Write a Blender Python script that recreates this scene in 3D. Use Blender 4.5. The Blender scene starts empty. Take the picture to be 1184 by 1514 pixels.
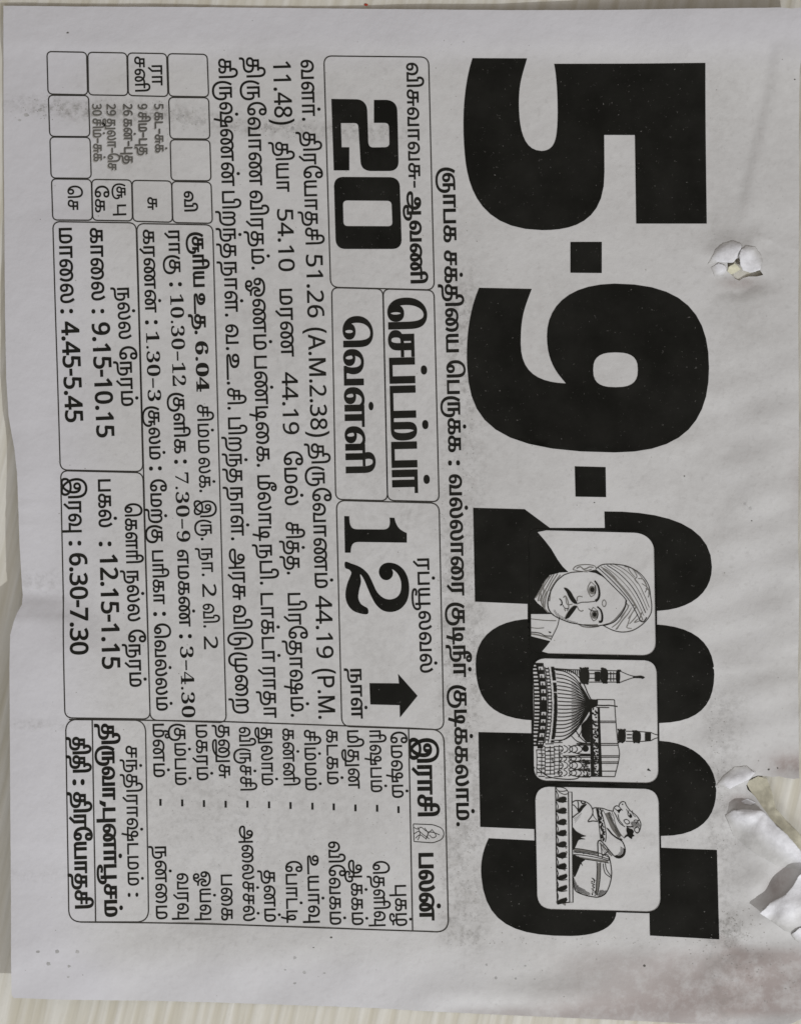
import bpy, bmesh, math, random
import numpy as np
from mathutils import Vector
from mathutils.geometry import delaunay_2d_cdt

random.seed(7)
SC = bpy.context.scene
COL = SC.collection
S = 0.00012            # metres per unit of the working grid (about one millimetre = 8.3 units)
CX, CY = 592.0, 757.0  # middle of the working grid

# ------------------------------------------------------------------ camera, room light, exposure
cam_d = bpy.data.cameras.new('camera')
cam = bpy.data.objects.new('camera', cam_d)
COL.objects.link(cam)
CAM_H = 6000 * S
cam.location = (0, 0, CAM_H)
cam_d.sensor_fit = 'VERTICAL'
cam_d.sensor_height = 24
cam_d.lens = 24 * CAM_H / (1514 * S)
cam_d.clip_start = 0.01
cam_d.clip_end = 20
SC.camera = cam

world = bpy.data.worlds.new('World')
SC.world = world
world.use_nodes = True
bg = world.node_tree.nodes['Background']
bg.inputs[0].default_value = (1.0, 0.925, 0.87, 1)
bg.inputs[1].default_value = 0.40
SC.view_settings.view_transform = 'Standard'
SC.view_settings.look = 'None'
SC.view_settings.exposure = 0.0
SC.view_settings.gamma = 1.0


def lamp(name, az, el, dist, size, power, colour):
    d = bpy.data.lights.new(name, 'AREA')
    d.shape = 'DISK'
    d.size = size
    d.energy = power
    d.color = colour
    o = bpy.data.objects.new(name, d)
    COL.objects.link(o)
    a, e = math.radians(az), math.radians(el)
    o.location = (dist * math.cos(e) * math.cos(a), dist * math.cos(e) * math.sin(a), dist * math.sin(e))
    o.rotation_euler = (-Vector(o.location)).to_track_quat('-Z', 'Y').to_euler()
    return o


# a small bright lamp low to the right in front of the sheet, an added soft fill light beyond the lower left
lamp('desk_lamp', -45, 33, 0.95, 0.016, 5.6, (0.96, 0.98, 1.0))
lamp('fill_light', -118, 40, 0.8, 0.45, 1.6, (0.90, 0.95, 1.0))

# ------------------------------------------------------------------ materials


def new_mat(name):
    m = bpy.data.materials.new(name)
    m.use_nodes = True
    nt = m.node_tree
    return m, nt, nt.nodes['Principled BSDF']


def N(nt, typ, **kw):
    n = nt.nodes.new(typ)
    for k, v in kw.items():
        if k.startswith('i_'):
            n.inputs[k[2:].replace('_', ' ')].default_value = v
        else:
            setattr(n, k, v)
    return n


def noise(nt, vec, scale, detail=4, rough=0.55):
    n = N(nt, 'ShaderNodeTexNoise')
    n.inputs['Scale'].default_value = scale
    n.inputs['Detail'].default_value = detail
    n.inputs['Roughness'].default_value = rough
    nt.links.new(vec, n.inputs['Vector'])
    return n.outputs['Fac']


def ramp(nt, fac, a, b, ca=(0, 0, 0, 1), cb=(1, 1, 1, 1)):
    r = N(nt, 'ShaderNodeValToRGB')
    r.color_ramp.elements[0].position = a
    r.color_ramp.elements[1].position = b
    r.color_ramp.elements[0].color = ca
    r.color_ramp.elements[1].color = cb
    nt.links.new(fac, r.inputs['Fac'])
    return r.outputs['Color']


def mix(nt, fac, a, b, mode='MIX'):
    m = N(nt, 'ShaderNodeMix', data_type='RGBA', blend_type=mode)
    for sock, v in ((m.inputs[0], fac), (m.inputs[6], a), (m.inputs[7], b)):
        if isinstance(v, (int, float)):
            sock.default_value = v
        elif isinstance(v, tuple):
            sock.default_value = v
        else:
            nt.links.new(v, sock)
    return m.outputs[2]


def mul(nt, a, b):
    m = N(nt, 'ShaderNodeMath', operation='MULTIPLY')
    for s, v in ((m.inputs[0], a), (m.inputs[1], b)):
        if isinstance(v, (int, float)):
            s.default_value = v
        else:
            nt.links.new(v, s)
    return m.outputs[0]


def coords(nt):
    t = N(nt, 'ShaderNodeTexCoord')
    return t.outputs['Object']


def attr(nt, name):
    a = N(nt, 'ShaderNodeAttribute', attribute_name=name)
    return a.outputs['Fac']


def bumped(nt, b, h, strength, dist, prev=None):
    n = N(nt, 'ShaderNodeBump')
    n.inputs['Strength'].default_value = strength
    n.inputs['Distance'].default_value = dist
    nt.links.new(h, n.inputs['Height'])
    if prev is not None:
        nt.links.new(prev, n.inputs['Normal'])
    nt.links.new(n.outputs[0], b.inputs['Normal'])
    return n.outputs[0]


def newsprint():
    m, nt, b = new_mat('newsprint')
    v = coords(nt)
    base = mix(nt, ramp(nt, noise(nt, v, 45, 3), 0.36, 0.64), (0.480, 0.474, 0.466, 1), (0.535, 0.531, 0.528, 1))
    base = mix(nt, mul(nt, ramp(nt, noise(nt, v, 600, 5, 0.6), 0.40, 0.62), 0.55), base, (0.54, 0.537, 0.53, 1))
    blot2 = ramp(nt, noise(nt, v, 1000, 5, 0.6), 0.56, 0.70)
    base = mix(nt, mul(nt, blot2, 0.24), base, (0.34, 0.33, 0.32, 1))
    fibre = ramp(nt, noise(nt, v, 2300, 4, 0.7), 0.60, 0.75)
    base = mix(nt, mul(nt, fibre, 0.28), base, (0.33, 0.32, 0.31, 1))
    blot = ramp(nt, noise(nt, v, 260, 5, 0.65), 0.60, 0.72)
    base = mix(nt, mul(nt, blot, 0.16), base, (0.36, 0.35, 0.345, 1))
    cool = attr(nt, 'cool')
    base = mix(nt, mul(nt, cool, 0.8), base, (0.542, 0.537, 0.572, 1))
    pink = mul(nt, attr(nt, 'stain_shade'), ramp(nt, noise(nt, v, 330, 6, 0.7), 0.15, 0.55))
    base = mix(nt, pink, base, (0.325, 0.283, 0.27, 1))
    sm = mul(nt, attr(nt, 'smudge'), ramp(nt, noise(nt, v, 900, 6, 0.75), 0.46, 0.68))
    base = mix(nt, sm, base, (0.20, 0.195, 0.185, 1))
    sm2 = mul(nt, attr(nt, 'smudge'), ramp(nt, noise(nt, v, 330, 4, 0.6), 0.35, 0.7))
    base = mix(nt, mul(nt, sm2, 0.4), base, (0.30, 0.285, 0.265, 1))
    nt.links.new(base, b.inputs['Base Color'])
    b.inputs['Roughness'].default_value = 0.8
    b.inputs['Specular IOR Level'].default_value = 0.15
    n1 = bumped(nt, b, noise(nt, v, 95, 4, 0.5), 0.5, 0.0009)
    n2 = bumped(nt, b, noise(nt, v, 420, 5, 0.6), 0.42, 0.00022, n1)
    bumped(nt, b, noise(nt, v, 2600, 3, 0.6), 0.30, 0.00003, n2)
    return m


def ink(name, col, fleck):
    m, nt, b = new_mat(name)
    v = coords(nt)
    f = ramp(nt, noise(nt, v, 1500, 6, 0.75), 0.64, 0.72)
    g = ramp(nt, noise(nt, v, 120, 4, 0.6), 0.35, 0.7)
    c2 = tuple(min(1, x * 1.5 + 0.003) for x in col[:3]) + (1,)
    base = mix(nt, g, col, c2)
    base = mix(nt, mul(nt, f, fleck), base, (0.22, 0.21, 0.20, 1))
    nt.links.new(base, b.inputs['Base Color'])
    b.inputs['Roughness'].default_value = 0.7
    b.inputs['Specular IOR Level'].default_value = 0.06
    bumped(nt, b, noise(nt, v, 420, 5, 0.6), 0.35, 0.0002)
    return m


def tabletop_mat():
    m, nt, b = new_mat('pale_wood_laminate')
    v = coords(nt)
    mp = N(nt, 'ShaderNodeMapping')
    mp.inputs['Scale'].default_value = (1, 0.06, 1)
    rot = N(nt, 'ShaderNodeMapping')
    rot.inputs['Rotation'].default_value = (0, 0, math.radians(13))
    nt.links.new(v, rot.inputs['Vector'])
    nt.links.new(rot.outputs[0], mp.inputs['Vector'])
    mv = mp.outputs[0]
    streak = noise(nt, mv, 560, 2, 0.45)
    broad = noise(nt, mv, 130, 3, 0.5)
    base = mix(nt, ramp(nt, streak, 0.36, 0.62), (0.50, 0.47, 0.385, 1), (0.63, 0.615, 0.565, 1))
    base = mix(nt, mul(nt, ramp(nt, broad, 0.38, 0.66), 0.5), base, (0.60, 0.58, 0.515, 1))
    base = mix(nt, mul(nt, ramp(nt, noise(nt, v, 900, 4, 0.6), 0.5, 0.75), 0.25), base, (0.52, 0.49, 0.42, 1))
    nt.links.new(base, b.inputs['Base Color'])
    b.inputs['Roughness'].default_value = 0.62
    b.inputs['Specular IOR Level'].default_value = 0.25
    n1 = bumped(nt, b, streak, 0.45, 0.0006)
    bumped(nt, b, noise(nt, v, 1500, 4, 0.6), 0.2, 0.00005, n1)
    return m


def torn_mat():
    m, nt, b = new_mat('torn_paper_core')
    v = coords(nt)
    core = mix(nt, ramp(nt, noise(nt, v, 700, 5, 0.65), 0.35, 0.65), (0.57, 0.57, 0.59, 1), (0.70, 0.70, 0.725, 1))
    face = mix(nt, ramp(nt, noise(nt, v, 600, 5, 0.6), 0.40, 0.62), (0.43, 0.425, 0.415, 1), (0.49, 0.485, 0.475, 1))
    base = mix(nt, attr(nt, 'fray'), face, core)
    nt.links.new(base, b.inputs['Base Color'])
    b.inputs['Roughness'].default_value = 0.9
    b.inputs['Specular IOR Level'].default_value = 0.1
    n1 = bumped(nt, b, noise(nt, v, 260, 4, 0.55), 0.5, 0.0006)
    bumped(nt, b, noise(nt, v, 1300, 4, 0.7), 0.35, 0.00007, n1)
    return m


def flat_mat(name, col, rough=0.8):
    m, nt, b = new_mat(name)
    v = coords(nt)
    dark = tuple(c * 0.75 for c in col[:3]) + (1,)
    nt.links.new(mix(nt, ramp(nt, noise(nt, v, 900, 4), 0.35, 0.65), dark, col), b.inputs['Base Color'])
    b.inputs['Roughness'].default_value = rough
    b.inputs['Specular IOR Level'].default_value = 0.15
    return m


M_PAPER = newsprint()
M_INK = ink('black_ink', (0.0078, 0.0076, 0.0062, 1), 0.8)
M_TEXT = ink('text_ink', (0.0115, 0.011, 0.009, 1), 0.35)
M_LINE = ink('line_ink', (0.032, 0.030, 0.026, 1), 0.3)
M_GREY = ink('grey_ink', (0.13, 0.125, 0.115, 1), 0.2)
M_FADED = ink('faded_ink', (0.085, 0.082, 0.074, 1), 0.6)
M_SMEAR = ink('smeared_ink', (0.26, 0.25, 0.235, 1), 0.8)
M_SPECK = ink('speck_ink', (0.25, 0.24, 0.225, 1), 0.3)
M_TABLE = tabletop_mat()
M_TORN = torn_mat()

# ------------------------------------------------------------------ relief of the sheet (grid units)


def sst(a, b, x):
    t = np.clip((x - a) / (b - a), 0, 1)
    return t * t * (3 - 2 * t)


def gauss(x, y, cx, cy, rx, ry, rot=0.0):
    c, s = math.cos(math.radians(rot)), math.sin(math.radians(rot))
    u = ((x - cx) * c + (y - cy) * s) / rx
    v = (-(x - cx) * s + (y - cy) * c) / ry
    return np.exp(-(u * u + v * v))


_rs = np.random.RandomState(5)
_W = [(_rs.uniform(0.010, 0.034), _rs.uniform(0, 6.28), _rs.uniform(0, 6.28)) for _ in range(16)]


def relief(x, y):
    x = np.asarray(x, float)
    y = np.asarray(y, float)
    h = 3.2 + 0 * x
    # the left edge lifts off the table towards the bottom, the top edge towards the right
    left = np.interp(y, [0, 380, 500, 560, 640, 700, 800, 880, 915, 1000, 1471], [.5, .5, 2, 5, 5, 11, 15, 18, 31, 34, 34])
    h = h + left * np.exp(-(np.maximum(x - 20, 0) / np.interp(y, [0, 880, 960, 1500], [40, 45, 130, 170])) ** 2)
    top = np.interp(x, [0, 300, 450, 600, 750, 850, 940, 1020, 1184], [.5, .8, 1.2, 3.5, 5, 8, 15, 26, 34])
    h = h + top * np.exp(-(np.maximum(y - 14, 0) / np.interp(x, [0, 850, 1100], [40, 60, 120])) ** 2)
    h = h + 10 * sst(1030, 1180, x) * sst(60, 300, y)
    h = h + 7 * gauss(x, y, 330, 1405, 330, 55)
    h = h - 6 * gauss(x, y, 770, 1500, 110, 14) + 6 * gauss(x, y, 770, 1470, 120, 20)
    # gentle cockling
    for f, a, p in _W:
        h = h + (0.0075 / f) * np.sin(f * (x * math.cos(a) + y * math.sin(a)) + p)
    # shallow folds at the left edge
    for fy in (745, 775, 862, 893, 1068, 1240):
        h = h + 1.6 * np.exp(-np.abs(y - fy - 0.04 * x) / 5.0) * np.exp(-np.maximum(x, 0) / 70.0)
    # a crease running down from the upper right corner and fine ones beside the numerals
    cx = 1140 - 45 * sst(80, 340, y)
    h = h + 2.2 * np.tanh((x - cx) / 5.0) * sst(60, 90, y) * (1 - sst(290, 350, y))
    h = h + 1.3 * np.exp(-np.abs(y - 988 + 0.05 * (x - 1060)) / 4.0) * sst(1040, 1080, x)
    h = h + 1.2 * np.exp(-np.abs(y - 345 - 0.3 * (x - 1100)) / 5.0) * sst(1100, 1130, x)
    # puckered hole by the first dot
    h = h + 9 * gauss(x, y, 1084, 372, 34, 22) - 9 * gauss(x, y, 1092, 420, 34, 15)
    # torn right side: hollows and a raised lip
    h = h - 8 * gauss(x, y, 1168, 1128, 40, 20)
    h = h + 10 * gauss(x, y, 1112, 1216, 60, 22, 45)
    h = h - 11 * gauss(x, y, 1148, 1306, 48, 15, -52)
    h = h + 12 * gauss(x, y, 1180, 1332, 40, 22, -40)
    h = h - 6 * gauss(x, y, 1095, 1185, 16, 14)
    h = h + 4 * gauss(x, y, 1085, 1152, 26, 9, -15)
    h = h - 4 * gauss(x, y, 1100, 1395, 60, 12, 25)
    # wrinkles running out from the puncture and from the tear, and a few soft ones over the lower right
    for ox, oy, n, r0, amp, ph in ((1086, 392, 7, 55, 1.5, 0.6), (1130, 1200, 6, 95, 2.2, 1.9), (1150, 1330, 5, 90, 2.0, 0.3)):
        r = np.hypot(x - ox, y - oy)
        th = np.arctan2(y - oy, x - ox)
        h = h + amp * (1 - np.exp(-(r / 22) ** 2)) * np.exp(-r / r0) * np.sin(n * th + ph + r * .02)
    lr = sst(860, 1060, x) * sst(420, 620, y)
    h = h + lr * (1.5 * np.sin(.045 * x + .020 * y) + 1.2 * np.sin(.062 * y - .028 * x + 1.3) + 0.8 * np.sin(.11 * y + .03 * x))
    bt = sst(1370, 1430, y)
    h = h + bt * (1.4 * np.sin(.033 * x + .05 * y) + 0.8 * np.sin(.07 * x - .03 * y + 2))
    return np.maximum(h, 2.0)


def P3(x, y, up=0.0):
    z = relief(x, y) + up
    return np.stack([(np.asarray(x, float) - CX) * S, (CY - np.asarray(y, float)) * S, z * S], -1)


# ------------------------------------------------------------------ mesh helpers


def mesh_obj(name, verts, tris, mat, parent=None, smooth=True):
    me = bpy.data.meshes.new(name)
    me.from_pydata([tuple(v) for v in verts], [], [tuple(int(i) for i in t) for t in tris])
    if smooth:
        me.polygons.foreach_set('use_smooth', [True] * len(me.polygons))
    me.materials.append(mat)
    me.update()
    o = bpy.data.objects.new(name, me)
    COL.objects.link(o)
    if parent is not None:
        o.parent = parent
    return o


def winding(pts, contours):
    w = np.zeros(len(pts))
    px, py = pts[:, 0][:, None], pts[:, 1][:, None]
    for c in contours:
        a = np.asarray(c, float)
        b = np.roll(a, -1, 0)
        for k in range(0, len(a), 400):
            ax, ay, bx, by = a[k:k + 400, 0], a[k:k + 400, 1], b[k:k + 400, 0], b[k:k + 400, 1]
            up = (ay <= py) & (by > py)
            dn = (ay > py) & (by <= py)
            cr = (bx - ax) * (py - ay) - (px - ax) * (by - ay)
            w += (up & (cr > 0)).sum(1) - (dn & (cr < 0)).sum(1)
    return w


def area2(c):
    a = np.asarray(c, float)
    b = np.roll(a, -1, 0)
    return (a[:, 0] * b[:, 1] - b[:, 0] * a[:, 1]).sum()


def orient(c, sign=1):
    return list(c) if area2(c) * sign > 0 else list(c)[::-1]


def fill(contours, inside=lambda w: w > 0, grid=None, extra=None):
    """triangulate overlapping contours by winding number; returns 2-D points and triangles"""
    pts, edges = [], []
    for c in contours:
        n0 = len(pts)
        k = len(c)
        pts += [Vector((float(p[0]), float(p[1]))) for p in c]
        edges += [(n0 + i, n0 + (i + 1) % k) for i in range(k)]
    more = []
    if grid:
        edge = np.array([p for c in contours for p in c], float)
        a = np.array([p for c in contours for p in c], float)
        gx = np.arange(a[:, 0].min() + grid * .5, a[:, 0].max(), grid)
        gy = np.arange(a[:, 1].min() + grid * .5, a[:, 1].max(), grid)
        X, Y = np.meshgrid(gx, gy)
        g = np.stack([X.ravel(), Y.ravel()], -1)
        g = g + np.random.RandomState(1).uniform(-.2, .2, g.shape) * grid * .3
        keep = np.ones(len(g), bool)
        for k in range(0, len(g), 4000):
            dd = np.abs(g[k:k + 4000, None, :] - edge[None]).max(2).min(1)
            keep[k:k + 4000] = dd > grid * .28
        more.append(g[keep])
    if extra is not None:
        more.append(np.asarray(extra, float))
    for g in more:
        g = g[inside(winding(g, contours))]
        pts += [Vector((float(p[0]), float(p[1]))) for p in g]
    vv, _, ff, _, _, _ = delaunay_2d_cdt(pts, edges, [], 0, 1e-5)
    P = np.array([(p.x, p.y) for p in vv])
    F = np.array([f for f in ff if len(f) == 3], int)
    cen = P[F].mean(1)
    A = P[F]
    ar = np.abs((A[:, 1, 0] - A[:, 0, 0]) * (A[:, 2, 1] - A[:, 0, 1]) - (A[:, 2, 0] - A[:, 0, 0]) * (A[:, 1, 1] - A[:, 0, 1]))
    ok = inside(winding(cen, contours)) & (ar > 1e-7)
    F = F[ok]
    used = np.unique(F)
    remap = -np.ones(len(P), int)
    remap[used] = np.arange(len(used))
    F = remap[F]
    P = P[used]
    A = P[F]
    sg = (A[:, 1, 0] - A[:, 0, 0]) * (A[:, 2, 1] - A[:, 0, 1]) - (A[:, 2, 0] - A[:, 0, 0]) * (A[:, 1, 1] - A[:, 0, 1])
    F[sg > 0] = F[sg > 0][:, ::-1]      # grid y runs down, so this faces up in the world
    return P, F


INK_UP = 0.4


def print_shape(name, contours, mat, parent, inside=lambda w: w > 0, grid=None, up=INK_UP):
    P, F = fill(contours, inside, grid)
    return mesh_obj(name, P3(P[:, 0], P[:, 1], up), F, mat, parent)


def catmull(pts, n=6, closed=False):
    p = [np.array(q, float) for q in pts]
    if len(p) < 3 and not closed:
        return [tuple(q) for q in p]
    out = []
    m = len(p)
    for i in range(m if closed else m - 1):
        p0 = p[(i - 1) % m] if closed or i > 0 else p[0]
        p1, p2 = p[i], p[(i + 1) % m]
        p3 = p[(i + 2) % m] if closed or i + 2 < m else p[-1]
        for k in range(n):
            t = k / n
            out.append(tuple(0.5 * ((2 * p1) + (p2 - p0) * t + (2 * p0 - 5 * p1 + 4 * p2 - p3) * t * t + (3 * p1 - p0 - 3 * p2 + p3) * t ** 3)))
    if not closed:
        out.append(tuple(p[-1]))
    return out


def strip(path, w, w2=None, taper=False):
    """a stroke of width w (to w2) along a path as quads oriented alike"""
    a = np.asarray(path, float)
    n = len(a)
    d = np.gradient(a, axis=0)
    d /= np.maximum(np.linalg.norm(d, axis=1), 1e-9)[:, None]
    nr = np.stack([-d[:, 1], d[:, 0]], -1)
    ww = np.linspace(w, w if w2 is None else w2, n)
    if taper:
        t = np.linspace(0, 1, n)
        ww = ww * (0.3 + 0.7 * np.sin(np.pi * t) ** .6)
    L, R = a + nr * ww[:, None] / 2, a - nr * ww[:, None] / 2
    return orient([tuple(q) for q in L] + [tuple(q) for q in R[::-1]])


def dense(path, step=12.0, closed=False):
    a = [np.array(p, float) for p in path]
    if closed:
        a.append(a[0])
    out = []
    for p, q in zip(a[:-1], a[1:]):
        k = max(1, int(np.linalg.norm(q - p) / step))
        out += [tuple(p + (q - p) * i / k) for i in range(k)]
    if not closed:
        out.append(tuple(a[-1]))
    return out


def rounded(corners, r, n=6):
    """closed path through four (or more) corners, each rounded by r (number or list)"""
    c = [np.array(p, float) for p in corners]
    m = len(c)
    out = []
    for i in range(m):
        ri = r[i] if isinstance(r, (list, tuple)) else r
        p, a, b = c[i], c[i - 1], c[(i + 1) % m]
        if ri <= 0:
            out.append(tuple(p))
            continue
        ua, ub = (a - p) / np.linalg.norm(a - p), (b - p) / np.linalg.norm(b - p)
        s, e = p + ua * ri, p + ub * ri
        for k in range(n + 1):
            t = k / n
            # quarter-ellipse like corner
            q = (1 - t) ** 2 * s + 2 * t * (1 - t) * (p * 0.86 + (s + e) * 0.07) + t * t * e
            out.append(tuple(q))
    return out


def ring(path, w):
    a = np.asarray(dense(path, 12, True), float)
    n = len(a)
    d = np.roll(a, -1, 0) - np.roll(a, 1, 0)
    d /= np.maximum(np.linalg.norm(d, axis=1), 1e-9)[:, None]
    nr = np.stack([-d[:, 1], d[:, 0]], -1)
    sgn = 1 if area2(a) > 0 else -1
    outer = orient([tuple(q) for q in a - nr * sgn * w / 2], 1)
    inner = orient([tuple(q) for q in a + nr * sgn * w / 2], -1)
    return [outer, inner]


def ellipse(cx, cy, rx, ry, n=16, p=2.0, rot=0.0):
    out = []
    cr, sr = math.cos(math.radians(rot)), math.sin(math.radians(rot))
    for i in range(n):
        t = 2 * math.pi * i / n
        c, s = math.cos(t), math.sin(t)
        x = rx * math.copysign(abs(c) ** (2 / p), c)
        y = ry * math.copysign(abs(s) ** (2 / p), s)
        out.append((cx + x * cr - y * sr, cy + x * sr + y * cr))
    return orient(out)


def thing(name, label, cat, **kw):
    o = bpy.data.objects.new(name, None)
    o.empty_display_size = 0.01
    COL.objects.link(o)
    o['label'] = label
    o['category'] = cat
    return o


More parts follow.
